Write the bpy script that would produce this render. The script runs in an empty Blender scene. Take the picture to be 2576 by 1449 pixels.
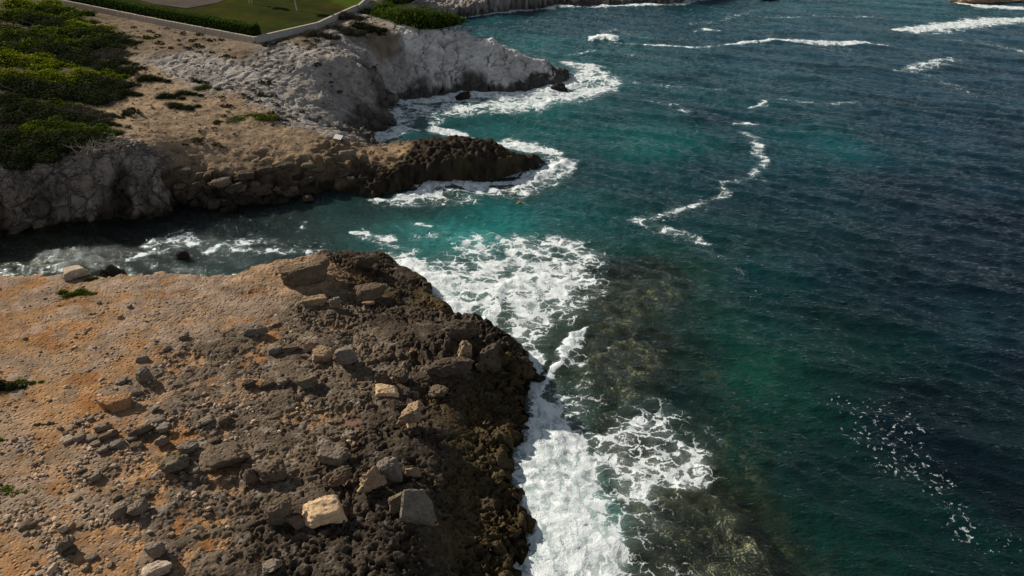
import bpy, math
import numpy as np
from mathutils import Vector

# ------------------------------------------------------------------ camera, sky, sun, exposure
SC = bpy.context.scene
COL = SC.collection
CAM_H, PITCH, TANH = 40.0, math.radians(32.0), 0.70
cam_d = bpy.data.cameras.new('drone_camera')
cam_d.sensor_width = 36.0
cam_d.lens = 36.0 / (2 * TANH)
cam_d.clip_start, cam_d.clip_end = 0.5, 6000
cam = bpy.data.objects.new('drone_camera', cam_d)
cam.location = (0, 0, CAM_H)
cam.rotation_euler = (math.radians(90) - PITCH, 0, 0)
COL.objects.link(cam)
SC.camera = cam

SUN_DIR = Vector((-0.76, 0.52, 0.50)).normalized()      # towards the sun: low, beyond the left shore
world = bpy.data.worlds.new('World')
SC.world = world
world.use_nodes = True
wt = world.node_tree
sky = wt.nodes.new('ShaderNodeTexSky')
sky.sky_type = 'NISHITA'
sky.sun_disc = False
sky.sun_elevation = math.asin(SUN_DIR.z)
sky.sun_rotation = math.atan2(SUN_DIR.x, SUN_DIR.y)
sky.altitude = 300
sky.air_density, sky.dust_density, sky.ozone_density = 0.9, 0.7, 1.0
bg = wt.nodes.get('Background') or wt.nodes.new('ShaderNodeBackground')
out = wt.nodes.get('World Output') or wt.nodes.new('ShaderNodeOutputWorld')
hs_ = wt.nodes.new('ShaderNodeHueSaturation')      # thin cloud takes most of the blue out of the sky light
hs_.inputs['Saturation'].default_value = 0.35
wt.links.new(sky.outputs[0], hs_.inputs['Color'])
wt.links.new(hs_.outputs[0], bg.inputs[0])
wt.links.new(bg.outputs[0], out.inputs[0])
bg.inputs[1].default_value = 0.06

sun_d = bpy.data.lights.new('sun', 'SUN')
sun_d.energy = 4.5
sun_d.angle = math.radians(0.55)
sun_d.color = (1.0, 0.90, 0.76)
sun = bpy.data.objects.new('sun', sun_d)
sun.rotation_euler = SUN_DIR.to_track_quat('Z', 'Y').to_euler()
sun.location = SUN_DIR * 200
COL.objects.link(sun)

SC.view_settings.view_transform = 'Standard'
SC.view_settings.look = 'None'
SC.view_settings.exposure = 0.6
SC.view_settings.gamma = 1.0
SC.view_settings.use_curve_mapping = False
SC.render.engine = 'CYCLES'
SC.cycles.use_denoising = True
SC.cycles.max_bounces = 5
SC.cycles.transparent_max_bounces = 8
SC.cycles.caustics_reflective = False
SC.cycles.caustics_refractive = False
SC.cycles.sample_clamp_indirect = 4.0

# ------------------------------------------------------------------ survey: points of the photograph laid out on the ground plan
CP, SP = math.cos(PITCH), math.sin(PITCH)
def ray(px, py):
    sx = (px - 1288.0) / 1288.0 * TANH
    sy = (724.5 - py) / 1288.0 * TANH
    return np.array((sx, CP + sy * SP, -SP + sy * CP))
def W(px, py, z=0.0):
    d = ray(px, py)
    t = (z - CAM_H) / d[2]
    return (d[0] * t, d[1] * t)
def WP(pts):
    return np.array([W(p[0], p[1], p[2] if len(p) > 2 else 0.0) for p in pts])

# ------------------------------------------------------------------ numpy noise
U = np.uint32
def hsh(ix, iy, iz, seed):
    n = ix.astype(U) * U(374761393) + iy.astype(U) * U(668265263) + iz.astype(U) * U(2246822519) + U((seed * 3266489917) & 0xffffffff)
    n = (n ^ (n >> U(15))) * U(2246822519)
    n = (n ^ (n >> U(13))) * U(3266489917)
    return n ^ (n >> U(16))
G3 = np.array([(1,1,0),(-1,1,0),(1,-1,0),(-1,-1,0),(1,0,1),(-1,0,1),(1,0,-1),(-1,0,-1),
               (0,1,1),(0,-1,1),(0,1,-1),(0,-1,-1),(1,1,0),(-1,1,0),(0,-1,1),(0,-1,-1)], np.float32)
def perlin3(x, y, z, seed=0):
    x = np.asarray(x, np.float32); y = np.asarray(y, np.float32); z = np.asarray(z, np.float32)
    fx, fy, fz = np.floor(x), np.floor(y), np.floor(z)
    ix, iy, iz = fx.astype(np.int64), fy.astype(np.int64), fz.astype(np.int64)
    x, y, z = x - fx, y - fy, z - fz
    u, v, w = [t * t * t * (t * (t * 6 - 15) + 10) for t in (x, y, z)]
    r = 0
    for dx in (0, 1):
        for dy in (0, 1):
            for dz in (0, 1):
                g = G3[hsh(ix + dx, iy + dy, iz + dz, seed) & U(15)]
                c = g[..., 0] * (x - dx) + g[..., 1] * (y - dy) + g[..., 2] * (z - dz)
                r = r + c * (u if dx else 1 - u) * (v if dy else 1 - v) * (w if dz else 1 - w)
    return r
G2 = np.array([(math.cos(a), math.sin(a)) for a in np.arange(16) * math.pi / 8], np.float32) * 1.35
Z0 = np.zeros(1, np.int64)
def perlin2(x, y, seed=0):
    x = np.asarray(x, np.float32); y = np.asarray(y, np.float32)
    fx, fy = np.floor(x), np.floor(y)
    ix, iy = fx.astype(np.int64), fy.astype(np.int64)
    x, y = x - fx, y - fy
    u, v = [t * t * t * (t * (t * 6 - 15) + 10) for t in (x, y)]
    r = 0
    for dx in (0, 1):
        for dy in (0, 1):
            g = G2[hsh(ix + dx, iy + dy, Z0, seed) & U(15)]
            r = r + (g[..., 0] * (x - dx) + g[..., 1] * (y - dy)) * (u if dx else 1 - u) * (v if dy else 1 - v)
    return r
def fbm2(x, y, seed=0, octv=4, gain=0.5, lac=2.03):
    r, a, s = 0, 1.0, 1.0
    for k in range(octv):
        r = r + a * perlin2(x * s + 17.3 * k, y * s - 9.1 * k, seed + k); a *= gain; s *= lac
    return r
def fbm3(x, y, z, seed=0, octv=3, gain=0.5, lac=2.03):
    r, a, s = 0, 1.0, 1.0
    for k in range(octv):
        r = r + a * perlin3(x * s, y * s, z * s, seed + k); a *= gain; s *= lac
    return r
def rnd(h, k):
    return ((h >> U(k)) & U(1023)).astype(np.float32) / 1023.0
def worley2(x, y, seed=0, jit=0.95):
    fx, fy = np.floor(x).astype(np.int64), np.floor(y).astype(np.int64)
    f1 = np.full(x.shape, 9.0, np.float32); f2 = f1.copy(); cid = np.zeros(x.shape, U)
    for dx in (-1, 0, 1):
        for dy in (-1, 0, 1):
            h = hsh(fx + dx, fy + dy, Z0, seed)
            qx = fx + dx + 0.5 + jit * (rnd(h, 0) - 0.5); qy = fy + dy + 0.5 + jit * (rnd(h, 10) - 0.5)
            d = np.sqrt((x - qx) ** 2 + (y - qy) ** 2).astype(np.float32)
            c = d < f1
            f2 = np.where(c, f1, np.minimum(f2, d)); cid = np.where(c, h, cid); f1 = np.where(c, d, f1)
    return f1, f2, cid
def worley3(x, y, z, seed=0, jit=0.95):
    fx, fy, fz = [np.floor(t).astype(np.int64) for t in (x, y, z)]
    f1 = np.full(x.shape, 9.0, np.float32); f2 = f1.copy(); cid = np.zeros(x.shape, U)
    for dx in (-1, 0, 1):
        for dy in (-1, 0, 1):
            for dz in (-1, 0, 1):
                h = hsh(fx + dx, fy + dy, fz + dz, seed)
                d = np.sqrt((x - fx - dx - 0.5 - jit * (rnd(h, 0) - 0.5)) ** 2 + (y - fy - dy - 0.5 - jit * (rnd(h, 10) - 0.5)) ** 2
                            + (z - fz - dz - 0.5 - jit * (rnd(h, 20) - 0.5)) ** 2).astype(np.float32)
                c = d < f1
                f2 = np.where(c, f1, np.minimum(f2, d)); cid = np.where(c, h, cid); f1 = np.where(c, d, f1)
    return f1, f2, cid
def sstep(a, b, x):
    t = np.clip((x - a) / (b - a), 0, 1)
    return t * t * (3 - 2 * t)
def lin(rgb):
    return tuple((c / 255 / 12.92) if c <= 10 else ((c / 255 + 0.055) / 1.055) ** 2.4 for c in rgb)

# ------------------------------------------------------------------ fields: distance to outlines, interpolated heights, regions
def poly_sd(poly, x, y):
    """signed distance to a closed outline, positive inside"""
    d = np.full(x.shape, 1e18, np.float64); ins = np.zeros(x.shape, bool)
    n = len(poly)
    for i in range(n):
        ax, ay = poly[i]; bx, by = poly[(i + 1) % n]
        ex, ey = bx - ax, by - ay
        t = np.clip(((x - ax) * ex + (y - ay) * ey) / (ex * ex + ey * ey + 1e-12), 0, 1)
        d = np.minimum(d, (x - ax - t * ex) ** 2 + (y - ay - t * ey) ** 2)
        if ay != by:
            c = (ay > y) != (by > y)
            ins ^= c & (x < ex * (y - ay) / (by - ay) + ax)
    d = np.sqrt(d)
    return np.where(ins, d, -d)
def line_d(pts, x, y, widths=None):
    """distance to an open line; with widths, distance in units of the local half width"""
    best = np.full(x.shape, 1e9)
    for i in range(len(pts) - 1):
        ax, ay = pts[i]; bx, by = pts[i + 1]
        ex, ey = bx - ax, by - ay
        t = np.clip(((x - ax) * ex + (y - ay) * ey) / (ex * ex + ey * ey + 1e-12), 0, 1)
        d = np.sqrt((x - ax - t * ex) ** 2 + (y - ay - t * ey) ** 2)
        if widths is not None:
            d = d / (widths[i] * (1 - t) + widths[i + 1] * t)
        best = np.minimum(best, d)
    return best
class Field:
    """linear radial interpolation of values given at scattered places"""
    def __init__(self, pts, smooth=0.4):
        self.xy = np.array([(p[1], p[2]) if p[0] == 'w' else W(p[0], p[1], p[2]) for p in pts]); v = np.array([p[3] for p in pts], float)
        n = len(v)
        D = np.sqrt(((self.xy[:, None] - self.xy[None]) ** 2).sum(-1))
        A = np.zeros((n + 3, n + 3)); A[:n, :n] = -D; A[:n, :n] += np.eye(n) * smooth
        P = np.c_[np.ones(n), self.xy / 50]; A[:n, n:] = P; A[n:, :n] = P.T
        s = np.linalg.solve(A, np.r_[v, 0, 0, 0]); self.w = s[:n]; self.c = s[n:]
    def __call__(self, x, y):
        x = np.asarray(x, float); y = np.asarray(y, float)
        r = self.c[0] + self.c[1] * x / 50 + self.c[2] * y / 50
        for (a, b), w in zip(self.xy, self.w):
            r = r - w * np.sqrt((x - a) ** 2 + (y - b) ** 2)
        return r
class Regions:
    """smooth weights of named ground kinds from scattered samples"""
    def __init__(self, pts, names, s=2.0):
        self.xy = np.array([W(p[0], p[1], p[2]) for p in pts]); self.k = [names.index(p[3]) for p in pts]
        self.names = names; self.s = s
    def __call__(self, x, y):
        acc = [np.full(x.shape, 1e-12) for _ in self.names]
        for (a, b), k in zip(self.xy, self.k):
            acc[k] += 1.0 / ((x - a) ** 2 + (y - b) ** 2 + self.s ** 2) ** 3
        t = sum(acc)
        return {n: a / t for n, a in zip(self.names, acc)}

# ------------------------------------------------------------------ mesh builders
def mesh_np(name, V, F, mat=None, smooth=True, attrs=None):
    me = bpy.data.meshes.new(name)
    V = np.asarray(V, np.float32); F = np.asarray(F, np.int32)
    k = F.shape[1]
    me.vertices.add(len(V)); me.vertices.foreach_set('co', V.ravel())
    me.loops.add(F.size); me.loops.foreach_set('vertex_index', F.ravel())
    me.polygons.add(len(F))
    me.polygons.foreach_set('loop_start', np.arange(0, F.size, k, dtype=np.int32))
    me.polygons.foreach_set('loop_total', np.full(len(F), k, np.int32))
    me.polygons.foreach_set('use_smooth', np.full(len(F), smooth, bool))
    for an, av in (attrs or {}).items():
        av = np.asarray(av, np.float32)
        if av.ndim == 2:
            a = me.attributes.new(an, 'FLOAT_COLOR', 'POINT')
            a.data.foreach_set('color', np.c_[av, np.ones(len(av), np.float32)].ravel().astype(np.float32))
        else:
            a = me.attributes.new(an, 'FLOAT', 'POINT'); a.data.foreach_set('value', av)
    me.update(calc_edges=True)
    if mat: me.materials.append(mat)
    return me
def link(name, data, parent=None, loc=None, label=None, cat=None, group=None, kind=None):
    o = bpy.data.objects.new(name, data)
    COL.objects.link(o)
    if parent is not None: o.parent = parent
    if loc is not None: o.location = loc
    if label: o['label'] = label
    if cat: o['category'] = cat
    if group: o['group'] = group
    if kind: o['kind'] = kind
    return o
def grid_faces(nx, ny, keep):
    """quads of a ny by nx grid whose four corners are kept; returns faces over the compacted vertices and the kept index"""
    idx = np.full(nx * ny, -1, np.int64); kk = np.flatnonzero(keep); idx[kk] = np.arange(len(kk))
    a = (np.arange(ny - 1)[:, None] * nx + np.arange(nx - 1)[None]).ravel()
    q = np.c_[a, a + 1, a + 1 + nx, a + nx]; q = idx[q]
    return q[(q >= 0).all(1)], kk
def spaced(*segs):
    """coordinates from (start, end, step) runs"""
    r = []
    for a, b, s in segs:
        n = max(1, int(round((b - a) / s))); r.append(np.linspace(a, b, n, endpoint=False))
    r.append([segs[-1][1]])
    return np.concatenate(r)
def icosphere(sub):
    t = (1 + 5 ** 0.5) / 2
    v = [(-1,t,0),(1,t,0),(-1,-t,0),(1,-t,0),(0,-1,t),(0,1,t),(0,-1,-t),(0,1,-t),(t,0,-1),(t,0,1),(-t,0,-1),(-t,0,1)]
    v = [np.array(p) / np.linalg.norm(p) for p in v]
    f = [(0,11,5),(0,5,1),(0,1,7),(0,7,10),(0,10,11),(1,5,9),(5,11,4),(11,10,2),(10,7,6),(7,1,8),(3,9,4),(3,4,2),(3,2,6),(3,6,8),(3,8,9),(4,9,5),(2,4,11),(6,2,10),(8,6,7),(9,8,1)]
    for _ in range(sub):
        mid = {}; nf = []
        def m(a, b):
            k = (min(a, b), max(a, b))
            if k not in mid:
                p = v[a] + v[b]; v.append(p / np.linalg.norm(p)); mid[k] = len(v) - 1
            return mid[k]
        for a, b, c in f:
            ab, bc, ca = m(a, b), m(b, c), m(c, a)
            nf += [(a, ab, ca), (b, bc, ab), (c, ca, bc), (ab, bc, ca)]
        f = nf
    return np.array(v), np.array(f)
ICO = {s: icosphere(s) for s in (0, 1, 2, 3, 4)}

# ------------------------------------------------------------------ material nodes
def new_mat(name):
    m = bpy.data.materials.new(name); m.use_nodes = True
    nt = m.node_tree; nt.nodes.clear()
    return m, nt
class NT:
    def __init__(self, nt): self.nt = nt
    def n(self, t, **kw):
        nd = self.nt.nodes.new(t)
        for k, v in kw.items():
            if k.startswith('i_'): nd.inputs[k[2:].replace('_', ' ')].default_value = v
            else: setattr(nd, k, v)
        return nd
    def l(self, a, b): self.nt.links.new(a, b)
    def put(self, nd, i, v):
        if hasattr(v, 'is_linked') or hasattr(v, 'links'): self.l(v, nd.inputs[i])
        else: nd.inputs[i].default_value = v
    def math(self, op, a, b=0.0, c=None, clamp=False):
        nd = self.n('ShaderNodeMath', operation=op, use_clamp=clamp)
        self.put(nd, 0, a); self.put(nd, 1, b)
        if c is not None: self.put(nd, 2, c)
        return nd.outputs[0]
    def noise(self, vec, scale, detail=3, rough=0.55):
        nd = self.n('ShaderNodeTexNoise'); nd.inputs['Scale'].default_value = scale
        nd.inputs['Detail'].default_value = detail; nd.inputs['Roughness'].default_value = rough
        self.l(vec, nd.inputs['Vector']); return nd
    def voro(self, vec, scale, feature='F1'):
        nd = self.n('ShaderNodeTexVoronoi', feature=feature); nd.inputs['Scale'].default_value = scale
        self.l(vec, nd.inputs['Vector']); return nd
    def mapr(self, v, a, b, c=0.0, d=1.0, smooth=True):
        nd = self.n('ShaderNodeMapRange', interpolation_type='SMOOTHSTEP' if smooth else 'LINEAR')
        for i, q in enumerate((v, a, b, c, d)): self.put(nd, i, q)
        return nd.outputs[0]
    def mixc(self, f, a, b, blend='MIX'):
        nd = self.n('ShaderNodeMix', data_type='RGBA', blend_type=blend)
        self.put(nd, 0, f); self.put(nd, 6, a); self.put(nd, 7, b); return nd.outputs[2]
    def attr(self, name):
        return self.n('ShaderNodeAttribute', attribute_name=name)
def rock_mat(name, color=None, fine=9.0, bump=0.06, pits=0.0, rough=0.92, var=0.35, coord='Object', cracks=0.0):
    """weathered rock or earth: colour from the mesh attribute «col» (or one colour), fine mottling and relief"""
    m, nt = new_mat(name); g = NT(nt)
    co = g.n('ShaderNodeTexCoord').outputs[coord]
    base = g.attr('col').outputs['Color'] if color is None else g.n('ShaderNodeRGB').outputs[0]
    if color is not None: base.default_value = (*color, 1)
    n1 = g.noise(co, fine * 0.13, 4, 0.6); n2 = g.noise(co, fine, 5, 0.65)
    v = g.math('ADD', g.math('MULTIPLY', n1.outputs[0], 0.5), g.math('MULTIPLY', n2.outputs[0], 0.5))
    k = g.mapr(v, 0.32, 0.68, 1 - var, 1 + var, False)
    c = g.mixc(1.0, base, g.n('ShaderNodeCombineColor').outputs[0], 'MULTIPLY')
    cc = c.node.inputs[7].links[0].from_node
    for i in range(3): g.l(k, cc.inputs[i])
    h = g.math('MULTIPLY', n2.outputs[0], g.attr('grn').outputs['Fac'] if cracks else 1.0)
    if cracks:                                            # joints: two nets of broken lines, strong where the mesh says so
        cw = g.noise(co, .55, 3, .6); cv = g.n('ShaderNodeVectorMath', operation='MULTIPLY_ADD'); g.l(cw.outputs['Color'], cv.inputs[0]); cv.inputs[1].default_value = (1.7, 1.7, 1.7); g.l(co, cv.inputs[2])
        st = g.n('ShaderNodeMapping', vector_type='POINT'); st.inputs['Rotation'].default_value = (.25, .5, .35); st.inputs['Scale'].default_value = (1.0, .55, .75); g.l(cv.outputs[0], st.inputs['Vector'])
        ea = g.voro(st.outputs[0], .42, 'DISTANCE_TO_EDGE').outputs['Distance']; eb = g.voro(st.outputs[0], 1.15, 'DISTANCE_TO_EDGE').outputs['Distance']
        ca = g.voro(st.outputs[0], 1.15).outputs['Color']
        lv = g.math('ADD', g.mapr(ea, 0, .075), g.math('MULTIPLY', g.mapr(eb, 0, .10), g.mapr(cw.outputs[0], .45, .62, .0, .8)))
        sx = g.n('ShaderNodeSeparateColor'); g.l(ca, sx.inputs[0]); lv = g.math('ADD', lv, g.math('MULTIPLY', sx.outputs[0], .35))
        h = g.math('ADD', h, g.math('MULTIPLY', g.math('MULTIPLY', lv, cracks), g.attr('crk').outputs['Fac']))
    if pits:
        p = g.voro(co, fine * 0.45)
        h = g.math('ADD', h, g.math('MULTIPLY', g.mapr(p.outputs[0], 0.05, 0.45), pits))
    b = g.n('ShaderNodeBump'); b.inputs['Strength'].default_value = 1.0; b.inputs['Distance'].default_value = bump
    g.l(h, b.inputs['Height'])
    p = g.n('ShaderNodeBsdfPrincipled'); p.inputs['Roughness'].default_value = rough
    p.inputs['Specular IOR Level'].default_value = 0.0
    g.l(c, p.inputs['Base Color']); g.l(b.outputs[0], p.inputs['Normal'])
    o = g.n('ShaderNodeOutputMaterial'); g.l(p.outputs[0], o.inputs[0])
    return m
# ------------------------------------------------------------------ the near headland (rock platform)
COAST_A = WP([(-900,760,3),(-250,712,3),(0,700,3),(90,694,3),(180,690,3),(330,688,3),(480,685,3),(590,686,3),(640,662,3),(740,648,2.8),(870,636,2.2),
    (940,634,1.5),(985,645,.8),(1016,662,.3),(1000,688,0),(1058,705,0),(1088,725,0),(1100,760,0),(1150,785,0),(1150,815,0),(1195,826,0),(1235,850,0),(1262,874,0),
    (1303,880,0),(1318,905,0),(1336,935,0),(1318,960,0),(1322,980,0),(1308,1010,0),(1326,1045,0),(1320,1075,0),(1308,1100,0),(1300,1140,0),(1288,1180,0),(1294,1230,0),
    (1318,1290,0),(1326,1330,0),(1308,1360,0),(1326,1388,0),(1286,1420,0),(1292,1452,0),(1270,1600,0),(1290,1800,0),(1250,2300,0),(-1500,2300,4)])
HA = Field([(-300,720,4.2,4.2),(0,705,3.8,3.8),(200,694,3.6,3.6),(400,692,3.5,3.5),(590,692,3.4,3.4),(640,680,3.7,3.7),(760,690,3.6,3.6),(840,690,3.2,3.2),(870,645,2.9,2.9),(940,650,2.1,2.1),(990,675,1.2,1.2),
    (0,800,4.2,4.2),(300,800,4.0,4.0),(600,780,3.5,3.5),(720,725,3.1,3.1),(850,735,2.4,2.4),(950,745,1.8,1.8),(1050,750,1.2,1.2),(1100,800,1.6,1.6),
    (0,1000,4.8,4.8),(300,1000,4.6,4.6),(600,950,4.0,4.0),(850,900,3.2,3.2),(1000,850,2.5,2.5),(1000,920,2.8,2.8),(1110,850,2.9,2.9),(1190,850,2.5,2.5),(1225,910,3.0,3.0),(1150,930,3.0,3.0),
    (1285,910,.9,.9),(1290,970,.45,.45),(1220,990,1.2,1.2),(0,1200,5.2,5.2),(300,1200,5,5),(600,1150,4.6,4.6),(800,1100,4.0,4.0),(1000,1030,3.2,3.2),(1080,1080,3.2,3.2),
    (1180,1080,1.3,1.3),(1290,1060,.45,.45),(0,1449,5.6,5.6),(300,1449,5.4,5.4),(600,1449,5,5),(900,1449,4.4,4.4),(1010,1400,3.9,3.9),(1080,1330,3.6,3.6),(1095,1230,3.4,3.4),
    (1160,1300,1.3,1.3),(1220,1210,1.1,1.1),(1280,1260,.45,.45),(1110,1449,1.7,1.7),(1200,1400,1.3,1.3),(1280,1400,.45,.45),(-400,1449,6.4,6.4),(-500,1000,5.6,5.6),(300,1900,6,6),(1000,1900,4,4)])
EDGE_A = np.array([W(*p) for p in [(1235,955,2.6),(1150,985,2.6),(1118,1040,2.8),(1112,1110,2.8),(1100,1160,3),(1098,1230,3),(1090,1330,3.2),(1050,1400,3.4),(1020,1470,3.5),(960,1700,3.5)]])
RA = Field([(-300,900,4,0.1),(0,720,4,.45),(200,720,4,.5),(450,720,3.5,.7),(700,700,3.5,1.0),(0,800,4.2,.22),(150,850,4.2,.1),(300,880,4.2,.22),(300,780,4,.45),(450,800,4,.6),(600,780,3.5,.75),(600,900,4,.65),
    (80,960,4.8,.08),(200,1000,4.8,.08),(330,930,4.6,.3),(480,930,4.2,.62),(560,985,4.1,.22),(480,1000,4.2,.5),(620,1000,4.2,.5),(700,930,3.8,.8),(850,860,3,1),(1000,900,2.6,1.1),(1200,850,2,1.3),
    (0,1100,5,.3),(150,1120,5,.2),(300,1150,5,.2),(400,1060,4.8,.45),(540,1060,4.5,.6),(700,1100,4.3,.75),(760,1090,4.2,.55),(900,1060,3.6,1.0),(1050,1150,3.2,1.2),(1250,1150,1,1.3),
    (0,1300,5.2,.45),(150,1420,5.5,.35),(260,1400,5.4,.25),(350,1320,5.2,.3),(450,1280,5,.62),(560,1320,4.9,.5),(640,1260,4.7,.85),(800,1300,4.3,1.1),(1000,1380,4,1.2),(600,1440,5,.95),(470,1440,5.2,.7),(1200,1380,1,1.3),(880,1430,4.4,1.2)], .2)
KA = Regions([(0,720,4,'pale'),(250,710,4,'pale'),(450,720,3.5,'pale'),(700,690,3.5,'tan'),(780,690,3.5,'tan'),(300,850,4,'pale'),(500,780,3.7,'pale'),(640,780,3.4,'pale'),(650,860,3.8,'mid'),(520,920,4,'mid'),(760,800,3,'mid'),
    (850,770,2.4,'mid'),(900,650,2.5,'dark'),(960,660,1.5,'dark'),(1000,720,1.2,'dark'),(1070,760,1,'ledge'),(950,720,1.8,'ledge'),(1100,820,1.5,'dark'),(980,810,2.2,'dark'),(900,860,3,'mid'),(1080,880,2.5,'dark'),(1230,870,2,'dark'),
    (800,950,3.6,'mid'),(950,930,3,'mid'),(1150,960,2.5,'dark'),(1250,940,1.5,'ledge'),(1290,1000,.8,'ledge'),(1200,1030,1.2,'ledge'),(700,1030,4.2,'mid'),(850,1050,3.6,'mid'),(1000,1080,3.2,'dark'),(1060,1130,3.2,'dark'),
    (1180,1120,1.2,'ledge'),(1270,1150,.9,'ledge'),(1200,1250,1,'ledge'),(1280,1300,.9,'ledge'),(1150,1380,1.3,'ledge'),(1250,1430,1,'ledge'),(1040,1300,3.4,'dark'),(900,1240,3.8,'dark'),(700,1230,4.5,'mid'),(600,1180,4.6,'mid'),
    (400,1130,4.9,'mid'),(200,1100,5,'pale'),(100,1300,5.2,'pale'),(200,1420,5.4,'pale'),(400,1300,5,'mid'),(550,1400,5,'mid'),(700,1330,4.6,'dark'),(800,1420,4.5,'dark'),(650,1440,5,'dark'),(950,1430,4.2,'dark'),(1030,1430,3.8,'dark')],
    ['pale','tan','mid','dark','ledge'])
POOLS = [  # centre on the ground, half sizes, colour key
    ((905,735,2.1),1.2,.6,'green'),((888,1078,3.4),.8,.55,'mud'),((1040,755,1.35),.9,.5,'green')]
def scarp(pts, x, y, h, soft, reach):
    """a low rock step: raises the far side of a line by h, fading out away from it"""
    p = np.array([W(*q) for q in pts]); d = line_d(p, x, y)
    s = np.zeros(x.shape); best = np.full(x.shape, 1e9)
    for (ax, ay), (bx, by) in zip(p[:-1], p[1:]):
        t = np.clip(((x - ax) * (bx - ax) + (y - ay) * (by - ay)) / ((bx - ax) ** 2 + (by - ay) ** 2), 0, 1)
        dd = (x - ax - t * (bx - ax)) ** 2 + (y - ay - t * (by - ay)) ** 2
        c = dd < best; best = np.where(c, dd, best)
        s = np.where(c, ((bx - ax) * (y - ay) - (by - ay) * (x - ax)) / math.hypot(bx - ax, by - ay), s)
    return h * sstep(-soft, soft, s) * np.exp(-(d / reach) ** 2)
def landA(x, y, rough=True):
    d = poly_sd(COAST_A, x, y)
    if rough:
        d = d + 0.9 * fbm2(x / 4.5, y / 4.5, 3, 4, .55) + .42 * fbm2(x / 1.2, y / 1.2, 4, 3, .6) * sstep(58, 55, y + .2 * x) - .4
    z = HA(x, y)
    z = z + scarp([(520,815,3.6),(600,783,3.5),(660,760,3.4),(715,742,3.2),(790,738,3)], x, y, .0, .08, 1.3)
    z = z + scarp([(300,760,4),(420,772,3.9),(540,742,3.6),(620,735,3.5)], x, y, .04, .12, 1.2)
    z = z + scarp([(770,870,3.3),(880,935,3.1),(1000,905,2.8)], x, y, .3, .15, 1.6)
    z = z + scarp([(450,1210,4.8),(560,1225,4.7),(650,1195,4.6)], x, y, .3, .15, 1.6)
    p = sstep(-0.5, 0.7, d)
    z = -0.9 + (np.maximum(z, 0.35) + 0.9) * p + np.minimum(d, 0) * 0.45
    return z, d

# ------------------------------------------------------------------ the far shore: reef, inlet cliffs, grey headland, bay
COAST_B = WP([(-900,640,0),(-200,600,0),(0,582,0),(100,578,0),(200,560,0),(300,553,0),(420,546,0),(452,530,0),(485,521,0),(560,537,0),(600,530,0),(700,505,0),(760,492,0),(830,484,0),
    (870,492,0),(940,498,0),(1000,486,0),(1020,470,0),(1120,462,0),(1200,452,0),(1290,440,0),(1330,420,0),(1386,404,0),(1384,396,.6),(1345,386,1.2),(1290,380,1.6),(1240,362,2.4),(1190,342,2.8),(1100,344,2.4),
    (1000,348,1.8),(960,360,.8),(930,352,0),(925,340,0),(950,330,0),(996,324,0),(1002,308,0),(975,290,0),(985,268,0),(1000,256,0),(1050,244,0),(1120,238,0),(1180,233,0),(1250,232,0),(1320,234,0),(1380,222,0),(1420,212,0),(1438,203,0),
    (1436,188,0)]) 
COAST_B = np.r_[COAST_B, np.array([(10.5,143.5),(4.0,146.5),(-5,149.5),(-14,153),(-19,160),(-22,172)]), WP([(1120,50,0),(1150,46,0),(1250,30,0),(1400,15,0),(1480,13,0),(1560,11,0),(1700,6,0),(1800,-4,0)]),
          np.array([(90,262),(150,330),(150,700),(-500,700),(-500,90)])]
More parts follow.
